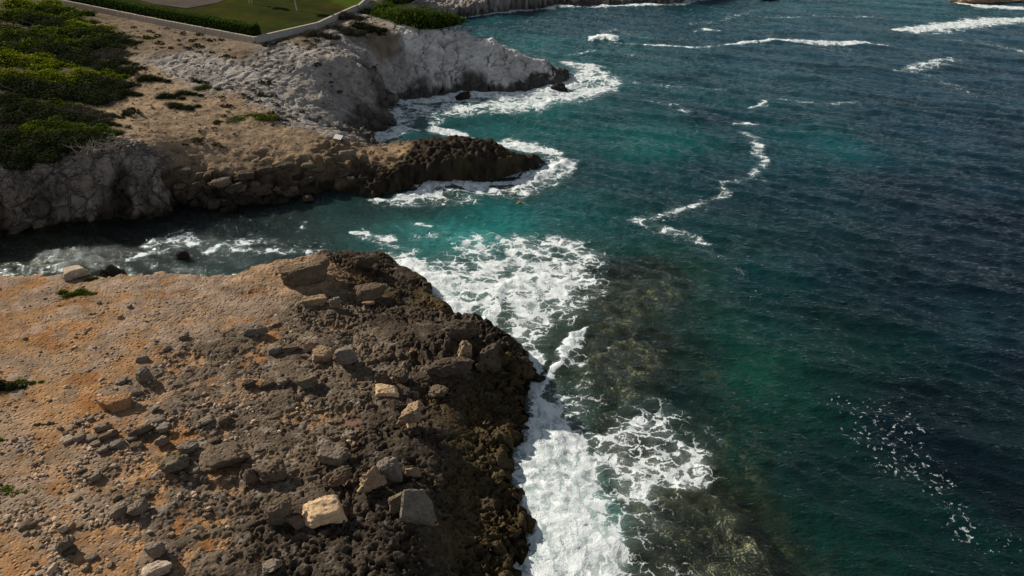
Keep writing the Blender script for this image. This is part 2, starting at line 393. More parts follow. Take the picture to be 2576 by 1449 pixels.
HB = Field([(-300,430,8,8),(0,425,6.4,6.4),(100,420,6.5,6.5),(150,408,6.8,6.8),(330,372,7.2,7.2),(400,400,6.2,6.2),(430,440,5,5),(100,500,3.8,3.8),(250,470,4.0,4.0),(380,470,3.4,3.4),(250,530,1.4,1.4),(100,545,1.5,1.5),(390,530,1.2,1.2),
    (440,480,1.8,1.8),(450,510,.8,.8),(480,440,3.5,3.5),(500,485,1.7,1.7),(560,440,3.2,3.2),(590,490,1.4,1.4),(640,440,3.0,3.0),(660,480,1.2,1.2),(700,425,3.2,3.2),(760,465,1.2,1.2),(800,410,3.3,3.3),(820,450,1.5,1.5),(850,390,3.6,3.6),
    (880,430,1.9,1.9),(930,400,2.6,2.6),(905,360,3.4,3.4),(945,378,1.5,1.5),(930,450,1.4,1.4),(960,480,.9,.9),(1000,375,2.6,2.6),(1060,375,3.2,3.2),(1000,430,2.3,2.3),(1100,355,3.5,3.5),(1190,350,3.8,3.8),(1150,400,3.0,3.0),
    (1230,370,3.2,3.2),(1100,440,1.9,1.9),(1200,430,1.8,1.8),(1270,420,1.6,1.6),(1290,385,2.1,2.1),(1340,395,1.5,1.5),(1375,400,1.0,1.0),
    (600,330,6.1,6.1),(720,340,5.4,5.4),(800,340,4.9,4.9),(860,343,4.5,4.5),(400,300,7.6,7.6),(300,260,8.4,8.4),(200,300,8.4,8.4),(100,350,8,8),(0,300,9,9),(500,200,9,9),(640,240,7.6,7.6),(600,118,10.7,10.7),(640,113,10.4,10.4),
    (400,95,11,11),(250,55,11.4,11.4),(0,100,11.5,11.5),(0,0,13,13),(200,15,11.6,11.6),(800,82,10.6,10.6),(900,40,10.8,10.8),(1000,80,9.8,9.8),(1100,75,9.2,9.2),(1165,73,8.4,8.4),(1240,98,7.2,7.2),(1300,122,5.8,5.8),
    (700,200,8.2,8.2),(850,140,9.3,9.3),(950,140,8.6,8.6),(760,250,6.4,6.4),(830,250,5.4,5.4),(870,290,3.6,3.6),(900,320,2.0,2.0),(940,300,1.6,1.6),(975,318,.8,.8),(900,220,5.0,5.0),(940,245,3.0,3.0),(960,200,5.0,5.0),(975,235,1.8,1.8),
    (1050,160,5.2,5.2),(1040,215,1.5,1.5),(1130,165,4.2,4.2),(1200,160,4.2,4.2),(1200,205,1.6,1.6),(1290,165,3.4,3.4),(1300,210,1.2,1.2),(1370,152,3.6,3.6),(1360,195,1.5,1.5),(1410,185,1.8,1.8),(1430,198,.8,.8),
    (1080,20,5,5),(1120,20,2.8,2.8),(1150,30,1.5,1.5),(1250,10,2.5,2.5),(1200,0,4.5,4.5),(1350,0,1.8,1.8),(1500,3,.8,.8),(1650,-3,.6,.6),('w',10.5,142.6,.9),('w',4.0,145.6,.9),('w',-5,148.2,1.0),('w',-14,151,5.0),('w',-20.5,157,6.5),('w',-24,168,5),('w',6,141.5,2.2),('w',-4,144.5,3.6),(500,0,10.9,10.9),(700,0,10.9,10.9),(900,-20,10.9,10.9),(1300,-60,9,9),(500,-60,12,12),(1700,-60,6,6)], .3)
KB = Regions([(0,460,5,'cliff'),(100,470,4,'cliff'),(250,430,5,'cliff'),(350,400,6,'cliff'),(330,500,3,'cliff'),(200,520,2,'cliff'),(400,450,4,'cliff'),(60,560,.5,'cliff'),(0,560,.5,'brown'),(100,575,0,'brown'),(300,548,0,'brown'),(400,540,0,'brown'),
    (450,490,2,'brown'),(500,450,4,'brown'),(560,500,1,'brown'),(600,430,4.3,'brown'),(650,490,1,'brown'),(700,440,4,'brown'),(750,460,2,'brown'),(820,430,3.5,'brown'),(870,460,1.5,'karst'),(850,400,4.5,'earth'),(780,380,4.8,'earth'),(700,395,5,'earth'),(900,390,3.4,'earth'),
    (960,390,2.2,'earth'),(980,410,2,'earth'),(920,420,2.2,'brown'),(940,470,1,'karst'),(1050,370,3,'karst'),(1150,360,3.4,'karst'),(1100,420,2.2,'karst'),(1030,430,2,'karst'),(1250,400,2.5,'karst'),(1350,395,1.2,'karst'),(1200,440,1.2,'wet'),(1300,428,.8,'wet'),
    (1000,475,.6,'wet'),(500,330,7,'soil'),(620,340,6.4,'soil'),(740,350,5.6,'soil'),(400,330,7.4,'soil'),(300,310,7.9,'soil'),(550,280,7.4,'soil'),(400,250,8.4,'soil'),(600,380,5.6,'soil'),(480,390,6,'soil'),(680,300,6.6,'soil'),
    (330,200,9.3,'soil'),(250,240,8.9,'veg'),(100,200,10,'veg'),(0,300,9,'veg'),(100,350,8,'veg'),(200,330,8.2,'veg'),(150,90,11.5,'veg'),(250,110,11,'veg'),(60,390,7.4,'veg'),
    (450,160,9.9,'grey'),(560,180,9.4,'grey'),(680,180,8.7,'grey'),(700,240,7,'grey'),(800,200,7.5,'grey'),(800,290,5.4,'grey'),(750,290,6,'grey'),(720,130,10,'grey'),(850,130,9.4,'grey'),(900,200,6,'grey'),(1000,150,7,'slab'),(1100,170,4,'slab'),(1200,150,4.6,'slab'),
    (1300,170,3,'slab'),(1250,130,6,'slab'),(1180,110,7.2,'slab'),(1100,210,1.6,'slab'),(1000,200,3.6,'grey'),(600,130,10.5,'earth2'),(450,110,10.8,'earth2'),(740,95,10.5,'earth2'),(1060,95,9.2,'slab'),(1000,110,9.4,'grey'),(1110,85,8.8,'slab'),(1020,135,8,'slab'),(950,86,9.8,'earth2'),(900,95,9.9,'grey'),(540,80,10.8,'earth2'),(330,75,11.2,'earth2'),
    (885,305,3,'wetgrey'),(930,310,1.4,'wetgrey'),(900,340,2.2,'wetgrey'),(960,275,1.0,'wetgrey'),(975,240,1.4,'wetgrey'),(1050,240,.3,'wetgrey'),(1200,230,.2,'wetgrey'),(1330,228,.3,'wetgrey'),(1400,200,1.0,'wetgrey'),(1425,200,.7,'wetgrey'),(1060,215,1.4,'slab'),(1150,212,1.3,'slab'),(1250,212,1.3,'slab'),(1330,205,1.3,'slab'),(1370,180,2.4,'slab'),(930,235,3.6,'grey'),(860,270,4.4,'grey'),(840,320,4.6,'grey'),
    (1080,25,4,'shore'),(1150,15,2.6,'shore'),(1250,15,1.4,'shore'),(1400,5,1,'shore'),(1600,0,.5,'shore'),(1080,40,6,'earth2'),(700,418,4.2,'brown'),(780,412,4.2,'karst'),(850,418,3.6,'brown'),(905,408,3,'karst'),(740,475,1.4,'karst'),(800,455,2,'brown'),(850,475,1.2,'karst'),(900,475,.8,'karst'),(640,455,2.6,'karst'),(560,470,2.6,'brown'),(760,440,3,'karst'),(880,445,2.2,'karst'),(960,440,1.8,'karst')],
    ['cliff','brown','earth','karst','wet','soil','veg','grey','slab','wetgrey','earth2','shore'], 1.5)
LAWN_POLY = WP([(642,100,11.2),(700,86,11.2),(800,63,11.2),(850,40,11.2),(905,16,11.2),(930,-6,11.2),(1010,-70,11.2),(200,-90,11.2),(150,0,11.2),(206,15,11.2),(400,54,11.2)])
def landB(x, y, rough=True):
    d = poly_sd(COAST_B, x, y)
    if rough:
        d = d + 0.8 * fbm2(x / 5.0, y / 5.0, 23, 4, .55)
    z = HB(x, y)
    dl = poly_sd(LAWN_POLY, x, y)
    z = np.where(dl > -6, z * sstep(6, 0, dl * -1 + 0) * 0 + z + (10.6 - z) * sstep(-6, -0.6, dl), z)
    p = sstep(-0.5, 1.1 + .9 * sstep(-15, -23, x) * sstep(100, 92, y), d)
    z = -1.0 + (np.maximum(z, 0.4) + 1.0) * p + np.minimum(d, 0) * 0.3
    return z, d
def ground_z(x, y):
    x = np.atleast_1d(np.asarray(x, float)); y = np.atleast_1d(np.asarray(y, float))
    a, _ = landA(x, y, False); b, _ = landB(x, y, False)
    return np.maximum(a, b)
def hit(px, py):
    """where the line of sight through a point of the photograph meets the ground"""
    d = ray(px, py); t = np.linspace(28, 330, 900)
    x, y, z = d[0] * t, d[1] * t, CAM_H + d[2] * t
    g = np.maximum(ground_z(x, y), 0.0)
    i = int(np.argmax(z <= g)) if (z <= g).any() else len(t) - 1
    i = max(i, 1)
    a, b = z[i - 1] - g[i - 1], z[i] - g[i]
    f = a / (a - b) if a != b else 0
    tt = t[i - 1] + f * (t[i] - t[i - 1])
    return np.array((d[0] * tt, d[1] * tt, CAM_H + d[2] * tt)), tt

def in_view(x, y, z, margin):
    dep = y * CP - (z - CAM_H) * SP
    v = y * SP + (z - CAM_H) * CP
    return (np.abs(x) < TANH * dep + margin) & (v > -TANH * 0.5625 * dep - margin) & (v < TANH * 0.5625 * dep + margin)
def normals(xs, ys, Z):
    gy, gx = np.gradient(Z, ys, xs)
    n = np.stack([-gx, -gy, np.ones_like(Z)], -1)
    return n / np.linalg.norm(n, axis=-1, keepdims=True)

# near platform --------------------------------------------------------
M_NEAR = rock_mat('near_rock', fine=7.0, bump=0.10, pits=1.5, var=0.42)
xs = spaced((-110, -50, 1.0), (-50, -30, 0.14), (-30, 7, 0.079)); ys = spaced((6, 24, 0.6), (24, 46, 0.076), (46, 72, 0.10))
X, Y = np.meshgrid(xs, ys)
Z, D = landA(X, Y)
N = normals(xs, ys, Z)
keep = (D > -2.2) & in_view(X, Y, Z, 7.0)
keep |= (D > -2.2) & ((X < -28) | (Y < 24))
k = keep.ravel()
x, y, z, d = X.ravel()[k], Y.ravel()[k], Z.ravel()[k], D.ravel()[k]
nn = N.reshape(-1, 3)[k]
R = RA(x, y); kw = KA(x, y)
wx, wy = x + .32 * fbm2(x / .9, y / .9, 61, 2), y + .32 * fbm2(x / .9, y / .9, 71, 2)
big = fbm2(x / 3.2, y / 3.2, 5, 3, .5)
mid = fbm2(wx / .7, wy / .7, 9, 3, .6)
f1, f2, c1 = worley2(wx / .62, wy / .62, 11); pit1 = sstep(.12, .55, f1)
f1b, f2b, c2 = worley2(wx / .30, wy / .30, 13); pit2 = sstep(.1, .55, f1b)
blk = rnd(c1, 3) - .5
sharp = kw['dark'] + kw['ledge'] + .6 * kw['mid']
rdg = 1 - 2.2 * np.abs(perlin2(wx / .62, wy / .62, 17)); rdg2 = 1 - 2.2 * np.abs(perlin2(wx / .31 + 9, wy / .31, 19))
bt = (big + .25 * mid) * 4.5; fr_b = bt - np.floor(bt); terr = (np.floor(bt) + sstep(.62, .95, fr_b)) / 4.5   # broken ledges
h = .35 * big + (.55 + .35 * sharp) * terr + .34 * mid + (.30 * rdg + .26 * rdg2) * (.25 + sharp) + .45 * (pit1 - .6) * (.4 + sharp) + .50 * (pit2 - .6) * (.35 + sharp) + .35 * blk + .25 * (f2 - f1 - .3)
cap_ = .24 + .10 * perlin2(x / 2.0, y / 2.0, 95); kk_ = 5.5
h = .12 + cap_ + .25 * terr - np.log1p(np.exp(np.clip((cap_ - h) * kk_, -30, 30))) / kk_ * 1.15        # tops worn to one level, pits left between
amp = .14 + .23 * kw['mid'] + .36 * kw['dark'] + .25 * kw['ledge'] + .02 * kw['tan']
amp = amp * (1 + .35 * fbm2(x / 9, y / 9, 91, 2))
soil = (0.43 - R) * 1.25 + .26 * fbm2(x / 6, y / 6, 77, 2) + .30 * fbm2(x / 1.7, y / 1.7, 79, 3, .6)
over = h - soil                                   # rock stands proud of the earth where positive
sm = sstep(-.06, .10, over)
disp = amp * (np.where(over > 0, over, over * .08) + soil * .5)
disp = disp + .02 * fbm2(x / .5, y / .5, 15, 2) * (1 - sm)
edge = sstep(3.0, .3, d)
pin = np.exp(-(line_d(WP([(1085,905,2.6),(1150,890,2.6),(1225,880,2.4),(1240,915,2)]), x, y) / 1.7) ** 2)
disp = disp + edge * np.clip(sharp, 0, 1) * sstep(57, 54, y + .2 * x) * .34 * (perlin2(x / 1.3, y / 1.3, 33) + .7 * (pit1 - .5) + .9 * rdg + .8 * rdg2) + pin * (1.5 * np.abs(perlin2(x / 1.3, y / 1.3, 41)) + .6 * blk + .5 * mid)
zz = z + disp * nn[:, 2]
xx = x + disp * nn[:, 0]; yy = y + disp * nn[:, 1]
POOL_Z = []
for (p, a, b, ck) in POOLS:
    cx, cy = W(*p); q = np.sqrt(((x - cx) / a) ** 2 + ((y - cy) / b) ** 2) + .45 * fbm2(x / .9, y / .9, 7, 3)
    pz = float(landA(np.array([cx]), np.array([cy]), False)[0][0]) - .05
    s = sstep(1.45, 1.0, q); zz = zz - .13 * s; POOL_Z.append(float(np.median(zz[q < 1.0])) - .005)
RC = {'pale': (.25,.185,.135), 'tan': (.29,.20,.125), 'mid': (.120,.094,.069), 'dark': (.058,.046,.035), 'ledge': (.066,.050,.027)}
rc = sum(kw[n][:, None] * np.array(c)[None] for n, c in RC.items())
rc = rc * (1 + .30 * fbm2(x / 2.3, y / 2.3, 45, 3))[:, None]
lich = sstep(.25, .6, fbm2(x / .9, y / .9, 49, 3) + .3 * blk)[:, None] * (.25 + .5 * kw['mid'][:, None] + .2 * kw['dark'][:, None])
rc = rc * (1 - .0 * lich) + lich * .10 * np.array((1, .9, .78))
tn = fbm2(x / 5, y / 5, 51, 3)[:, None]
sc = np.array((.285,.168,.086)) * (1 + .18 * tn) + np.array((.0,.03,.04)) * sstep(-.1, .5, fbm2(x / 8, y / 8, 53, 2))[:, None]
sc = sc * (1 + .22 * fbm2(x / .45, y / .45, 56, 3, .65))[:, None]
grv = sstep(.05, .55, fbm2(x / 2.6, y / 2.6, 58, 4, .65) + .25 * fbm2(x / .7, y / .7, 59, 2))[:, None]
sc = sc * (1 - .55 * grv) + np.array((.165, .135, .105)) * .55 * grv
rust = sstep(.1, .6, fbm2(x / 3, y / 3, 57, 3) + .1)[:, None]
sc = sc * (1 - rust * np.array((.12, .25, .38)))
col = np.clip(sc * (1 - sm[:, None]) + rc * sm[:, None], .012, .9)
wet = sstep(1.0, .2, zz + .3 * mid + .25 * big)[:, None]
col = col * (1 - .55 * wet)
F, kk = grid_faces(len(xs), len(ys), keep.ravel())
link('rock_platform', mesh_np('rock_platform', np.c_[xx, yy, zz], F, M_NEAR, True, {'col': col}), kind='structure')
NEAR_XY = (xs, ys, np.where(keep, 0, 0).astype(float) + Z)
_full = Z.copy().ravel(); _full[k] = zz; NEAR_Z = _full.reshape(Z.shape); NEAR_S = (xs, ys)

# far shore -------------------------------------------------------------
M_FAR = rock_mat('shore_rock', fine=3.2, bump=0.14, pits=0.25, var=0.32, cracks=2.6)
xs = spaced((-260, -110, 3), (-110, 15, 0.182), (15, 150, 0.9)); ys = spaced((55, 70, 0.5), (70, 92, 0.115), (92, 122, .2), (122, 150, 0.14), (150, 200, 0.4), (200, 300, 1.0), (300, 600, 12))
X, Y = np.meshgrid(xs, ys)
rowk = in_view(X, Y, 0 * X + 4, 14.0) | (X < -45) | (Y > 230)
x0, y0 = X[rowk], Y[rowk]
z0, d0 = landB(x0, y0)
Z = np.full(X.shape, -3.0); D = np.full(X.shape, -99.0); Z[rowk] = z0; D[rowk] = d0
N = normals(xs, ys, Z)
keep = (D > -2.5) & rowk
k = keep.ravel()
x, y, z, d = X.ravel()[k], Y.ravel()[k], Z.ravel()[k], D.ravel()[k]
nn = N.reshape(-1, 3)[k]
q = .9 * fbm2(x / 7, y / 7, 101, 3)
kw = KB(x + 2.2 * fbm2(x / 6, y / 6, 103, 3), y + 2.2 * fbm2(x / 6, y / 6, 107, 3))
n_big = fbm3(x / 5, y / 5, z / 5, 111, 3)
n_mid = fbm3(x / 1.5, y / 1.5, z / 1.5, 113, 3, .55)
# jointed grey rock: beds dipping to the right, cut into blocks
ux, uy, uz = x * .82 + z * .55 + .8 * n_big, y * .9 - x * .25 + .6 * n_big, z * 1.0 - x * .30
fg, fg2, cg = worley3(ux / 2.6, uy / 3.4, uz / 2.2, 121)
crack = 1 - sstep(0.0, .13, fg2 - fg)
w1_, w2_ = .9 * fbm3(x / 2.2, y / 2.2, z / 2.2, 171, 3), .9 * fbm3(x / 2.2, y / 2.2, z / 2.2, 173, 3)
vf = perlin2((x + 1.3 * w1_) / 2.6, (y - z + 1.2 * w2_) / 7.5, 175); hf = perlin2((x + w2_ - .8 * z) / 7.0, (y * .6 + z * 1.2 + 1.1 * w1_) / 2.4, 177)
fiss = (1 - sstep(0, .06, np.abs(vf))) * sstep(-.35, .15, w2_ + .3 * w1_) ; fiss2 = (1 - sstep(0, .05, np.abs(hf))) * sstep(-.2, .25, w1_)
saw_s = (x * .95 + z * 1.15 - y * .35 + 1.0 * w1_) / 1.5; saw = saw_s - np.floor(saw_s); saw = saw * sstep(1.0, .86, saw); bed = rnd(hsh(np.floor(saw_s).astype(np.int64), Z0, Z0, 5), 4)
fs, fs2, cs = worley3((x + .5 * n_mid) / 1.15, (y + .5 * n_mid) / 1.15, z / .9, 123)
crack2 = 1 - sstep(0.0, .17, fs2 - fs)
bo = rnd(cg, 4) - .5; bo2 = rnd(cs, 5) - .5
stp = sstep(.92, .70, nn[:, 2])
strata = perlin2((uz * 1.0 + .4 * n_mid) / .55, (x * .2 + y * .2) / 3, 131)
lump = np.sqrt(np.clip(1 - fs / .75, 0, 1))
fk, fk2, ck = worley2((x + .3 * n_mid) / .75, (y + .3 * n_mid) / .75, 141)
dz = {
 'slab':  .14 * bo - 1.1 * fiss - .8 * fiss2 - .16 * crack2 * sstep(.1, .5, w2_) + .30 * n_big + .08 * n_mid + .10 * np.floor(hf * 4),
 'grey':  .12 * bo - .3 * fiss - .3 * fiss2 + .28 * n_big + .07 * n_mid + .07 * strata + (.12 + stp * .85) * (saw - .5) * (.5 + bed) + stp * (.3 * bo),
 'wetgrey': .5 * bo + .45 * bo2 - .3 * crack2 + .35 * n_mid,
 'cliff': .34 * bo2 - .20 * crack2 + .6 * bo - .22 * crack + .45 * n_big + .08 * n_mid,
 'brown': .8 * lump - .25 * crack2 + 1.0 * bo + .5 * bo2 + 1.4 * n_big + .4 * n_mid,
 'earth': .35 * n_mid + .30 * bo2 + .25 * n_big + .1 * strata,
 'karst': .55 * (sstep(.1, .6, fk) - .55) + .45 * n_mid + .35 * n_big + .15 * (rnd(ck, 2) - .5),
 'wet':   .30 * (sstep(.1, .6, fk) - .55) + .3 * n_mid,
 'soil':  .10 * n_mid + .10 * n_big,
 'veg':   .12 * n_mid, 'earth2': .10 * n_mid + .1 * n_big,
 'shore': .8 * lump + .6 * bo2 - .3 * crack2 + .5 * n_big}
disp = sum(kw[n] * v for n, v in dz.items())
dl = poly_sd(LAWN_POLY, x, y)
disp = disp * sstep(.5, -2.5, dl)
gorge = np.exp(-(line_d(WP([(985,225,1.5),(965,190,4),(920,150,8)]), x, y) / 1.0) ** 2)
gorge2 = np.exp(-(line_d(WP([(975,262,0),(900,240,4),(840,215,6.5)]), x, y) / .9) ** 2)
cave = np.exp(-(line_d(WP([(448,512,0),(452,470,3),(455,445,4.5)]), x, y) / .8) ** 2)
disp = disp - 1.1 * gorge - .8 * gorge2 - 1.6 * cave
xx, yy, zz = x + disp * nn[:, 0], y + disp * nn[:, 1], z + disp * nn[:, 2]
RB = {'cliff': (.235,.205,.18), 'brown': (.056,.046,.035), 'earth': (.20,.145,.092), 'karst': (.040,.032,.025), 'wet': (.060,.050,.027), 'soil': (.27,.20,.135), 'veg': (.10,.085,.055),
      'grey': (.275,.258,.24), 'slab': (.48,.465,.445), 'wetgrey': (.085,.077,.068), 'earth2': (.16,.125,.09), 'shore': (.27,.25,.23)}
rc = sum(kw[n][:, None] * np.array(c)[None] for n, c in RB.items())
mott = fbm2(x / 1.6, y / 1.6, 151, 4, .6)[:, None]; mot2 = fbm2(x / 6, y / 6, 157, 3)[:, None]
rc = rc * (1 + .30 * mott + .22 * mot2 + .16 * fbm2(x / .5, y / .5, 159, 2)[:, None])
ow = sstep(.15, .7, mott + .4 * mot2) * (kw['grey'] * .25 + kw['soil'] * .5 + kw['earth'] * .6)[:, None]
rc = rc * (1 - ow) + ow * np.array((.33, .23, .13))
gs = sstep(.25, .6, fbm2(x / .8, y / .8, 163, 3))[:, None] * (kw['soil'] + .8 * kw['grey'])[:, None]
rc = rc * (1 - .5 * gs)
tip_ = sstep(1, 7, x) * sstep(126, 130, y)
tide = sstep(.95, .25, (zz - .5 * sstep(112, 122, y) - 1.0 * tip_) + .8 * n_mid + .7 * q + .5 * mott[:, 0])[:, None]
rc = rc * (1 - tide) + (np.array((.045, .038, .026)) + np.array((.03, .034, .04)) * sstep(112, 122, y)[:, None]) * (1 + .4 * mott) * tide
rc = np.clip(rc, .012, .9)
F, kk = grid_faces(len(xs), len(ys), k)
link('coastal_hillside', mesh_np('coastal_hillside', np.c_[xx, yy, zz], F, M_FAR, True, {'col': rc, 'crk': kw['cliff'] + .14 * kw['slab'] + .08 * kw['grey'] + .5 * kw['brown'] + .5 * kw['wetgrey'] + .5 * kw['shore'], 'grn': 1 - .72 * kw['slab'] - .6 * kw['grey'] - .3 * kw['cliff']}), kind='structure')
_full = Z.copy().ravel(); _full[k] = zz; FAR_Z = _full.reshape(Z.shape); FAR_S = (xs, ys)
def bil(S, Zg, px, py):
    xs, ys = S
    i = np.clip(np.searchsorted(xs, px) - 1, 0, len(xs) - 2); j = np.clip(np.searchsorted(ys, py) - 1, 0, len(ys) - 2)
    fx = np.clip((px - xs[i]) / (xs[i + 1] - xs[i]), 0, 1); fy = np.clip((py - ys[j]) / (ys[j + 1] - ys[j]), 0, 1)
    return (Zg[j, i] * (1 - fx) + Zg[j, i + 1] * fx) * (1 - fy) + (Zg[j + 1, i] * (1 - fx) + Zg[j + 1, i + 1] * fx) * fy
def surf_z(px, py):
    """height of the finished rock surface"""
    px = np.atleast_1d(np.asarray(px, float)); py = np.atleast_1d(np.asarray(py, float))
    a = bil(NEAR_S, NEAR_Z, px, py); b = bil(FAR_S, FAR_Z, px, py)
    return np.where(py < 58, a, np.where(py > 71, b, np.maximum(a, b)))
# ------------------------------------------------------------------ sea: wave surface, foam on it, sea bed under it
SEA_PTS = [  # place in the photograph, how much the water body hides the bed (0..1), colour of the water body
 (1300,60,.96,(24,62,72)),(1250,100,.95,(16,80,84)),(1300,130,.92,(14,84,84)),(1350,150,.93,(12,78,80)),(1500,60,.97,(20,54,68)),(1500,130,.95,(14,74,80)),(1700,60,.97,(26,58,74)),(1650,200,.96,(22,66,76)),(1900,30,.97,(32,72,84)),(2100,80,.97,(36,68,84)),
 (2300,20,.97,(34,80,92)),(2500,80,.97,(36,66,84)),(1900,160,.97,(28,62,78)),(2200,180,.97,(30,58,76)),(2500,200,.97,(28,52,72)),(1600,250,.95,(16,62,70)),(1500,300,.94,(12,72,76)),(1300,310,.90,(16,92,92)),(1150,310,.85,(30,88,92)),(1450,330,.92,(12,80,82)),
 (1620,360,.94,(14,84,84)),(1700,350,.95,(14,76,80)),(1800,300,.96,(18,52,64)),(2000,360,.95,(16,66,76)),(2100,370,.95,(14,70,78)),(2300,320,.97,(20,50,68)),(2500,330,.97,(18,44,64)),(1600,450,.95,(12,54,62)),(1500,430,.93,(14,62,68)),(1800,450,.96,(12,46,58)),
 (2000,480,.97,(14,42,56)),(2300,480,.97,(14,30,48)),(2300,400,.96,(14,52,66)),(2500,450,.97,(12,38,56)),(2500,560,.97,(10,24,42)),(2400,620,.97,(10,22,38)),(1250,540,.86,(34,112,116)),(1130,560,.86,(44,120,124)),(1180,600,.85,(48,126,130)),(1050,590,.84,(50,112,118)),(1300,540,.88,(22,104,108)),(1400,520,.92,(16,74,80)),
 (1500,560,.94,(14,64,68)),(1050,520,.82,(40,76,80)),(900,540,.75,(36,62,66)),(800,600,.72,(38,58,60)),(700,560,.70,(34,46,48)),(600,600,.68,(36,46,50)),(700,650,.62,(44,54,58)),(500,560,.72,(22,28,30)),(400,600,.66,(34,38,40)),(300,580,.72,(18,22,22)),(200,640,.50,(24,28,22)),(60,600,.42,(38,44,24)),(60,650,.38,(40,44,22)),(0,620,.4,(36,42,22)),
 (950,610,.80,(38,80,84)),(1600,600,.92,(14,56,60)),(1750,600,.95,(12,48,56)),(1650,680,.70,(38,62,52)),(1680,660,.75,(36,66,56)),(1560,700,.45,(44,52,44)),(1480,780,.38,(52,52,44)),(1550,800,.35,(50,48,38)),(1600,780,.45,(44,46,36)),(1700,780,.75,(26,42,42)),(1560,900,.35,(46,46,34)),(1500,880,.40,(58,60,52)),(1650,950,.40,(42,44,32)),
 (1750,900,.75,(22,42,38)),(1600,1010,.62,(24,36,42)),(1700,1000,.78,(14,38,42)),(1850,870,.85,(12,56,52)),(1900,950,.86,(10,54,48)),(2000,1000,.90,(8,46,42)),(1950,800,.93,(10,44,50)),(1900,700,.95,(10,42,50)),(2100,700,.96,(10,36,48)),(2300,750,.97,(8,26,40)),(2500,750,.97,(8,22,36)),(2200,850,.93,(8,36,42)),(2200,900,.9,(10,42,40)),
 (2450,820,.95,(10,40,52)),(2540,900,.97,(6,18,32)),(2300,980,.96,(6,22,34)),(2100,1000,.92,(8,38,40)),(2250,1080,.97,(5,16,28)),(2400,1150,.97,(5,14,26)),(2540,1250,.97,(5,16,26)),(2100,1150,.94,(7,32,36)),(1900,1060,.85,(10,46,44)),(1850,1150,.75,(12,44,40)),(2000,1200,.92,(8,32,36)),(2200,1300,.95,(8,36,38)),(2050,1330,.90,(8,38,38)),
 (2350,1350,.95,(8,34,38)),(2540,1430,.95,(8,38,40)),(2200,1440,.92,(8,38,36)),(1780,1180,.30,(46,46,32)),(1800,1300,.22,(44,42,30)),(1880,1300,.25,(40,40,28)),(1700,1380,.22,(50,46,32)),(1800,1440,.22,(44,42,28)),(1940,1400,.45,(28,40,32)),(1700,1240,.35,(56,54,42)),(1450,1060,.5,(60,66,60)),(1550,1100,.45,(54,56,46)),(1640,1150,.45,(56,56,46)),(1400,960,.5,(60,62,56)),
 (1300,700,.62,(60,72,70)),(1400,700,.6,(56,66,62)),(1200,680,.7,(70,92,94)),(1350,800,.5,(60,62,56)),(1420,620,.8,(36,70,72)),(1330,1250,.8,(120,150,158)),(1450,1300,.8,(120,150,156)),(1050,280,.75,(60,92,96)),(1100,490,.6,(58,66,64)),(1300,480,.6,(52,58,54)),(1450,440,.85,(34,56,60)),(1500,200,.85,(40,86,90)),
 (2900,700,.97,(8,24,40)),(2900,200,.97,(28,54,74)),(2900,1400,.97,(6,20,32)),(1900,1800,.9,(8,34,36)),(1500,1800,.5,(50,50,40)),(2600,1900,.95,(6,26,32)),(-300,620,.5,(36,42,24))]
S_XY = np.array([W(p[0], p[1]) for p in SEA_PTS]); S_A = np.array([p[2] for p in SEA_PTS]); S_C = np.array([lin(p[3]) for p in SEA_PTS])
REEFS = [WP([(1500,1040),(1580,1090),(1660,1120),(1790,1190),(1865,1245),(1930,1320),(1972,1400),(1990,1480),(1960,1700),(1600,1700),(1560,1300)]),
         WP([(1470,720),(1550,660),(1640,640),(1720,665),(1745,720),(1700,780),(1640,800),(1690,850),(1700,930),(1640,985),(1530,1000),(1450,950),(1470,830)])]
def reef_in(x, y):
    q = 1.1 * fbm2(x / 3.2, y / 3.2, 331, 4, .6)
    return np.maximum(sstep(-.5, .7, poly_sd(REEFS[0], x, y) + q), .8 * sstep(-1.0, 1.2, poly_sd(REEFS[1], x, y) + 1.5 * q))
def sea_body(x, y):
    a = np.zeros(x.shape); c = np.zeros(x.shape + (3,)); t = np.zeros(x.shape)
    s2 = (.028 * np.maximum(y, 20)) ** 2
    for (qx, qy), qa, qc in zip(S_XY, S_A, S_C):
        w = 1.0 / ((x - qx) ** 2 + ((y - qy) * .8) ** 2 + s2) ** 1.7
        a += w * qa; t += w; c += w[..., None] * qc
    return a / t, c / t[..., None]

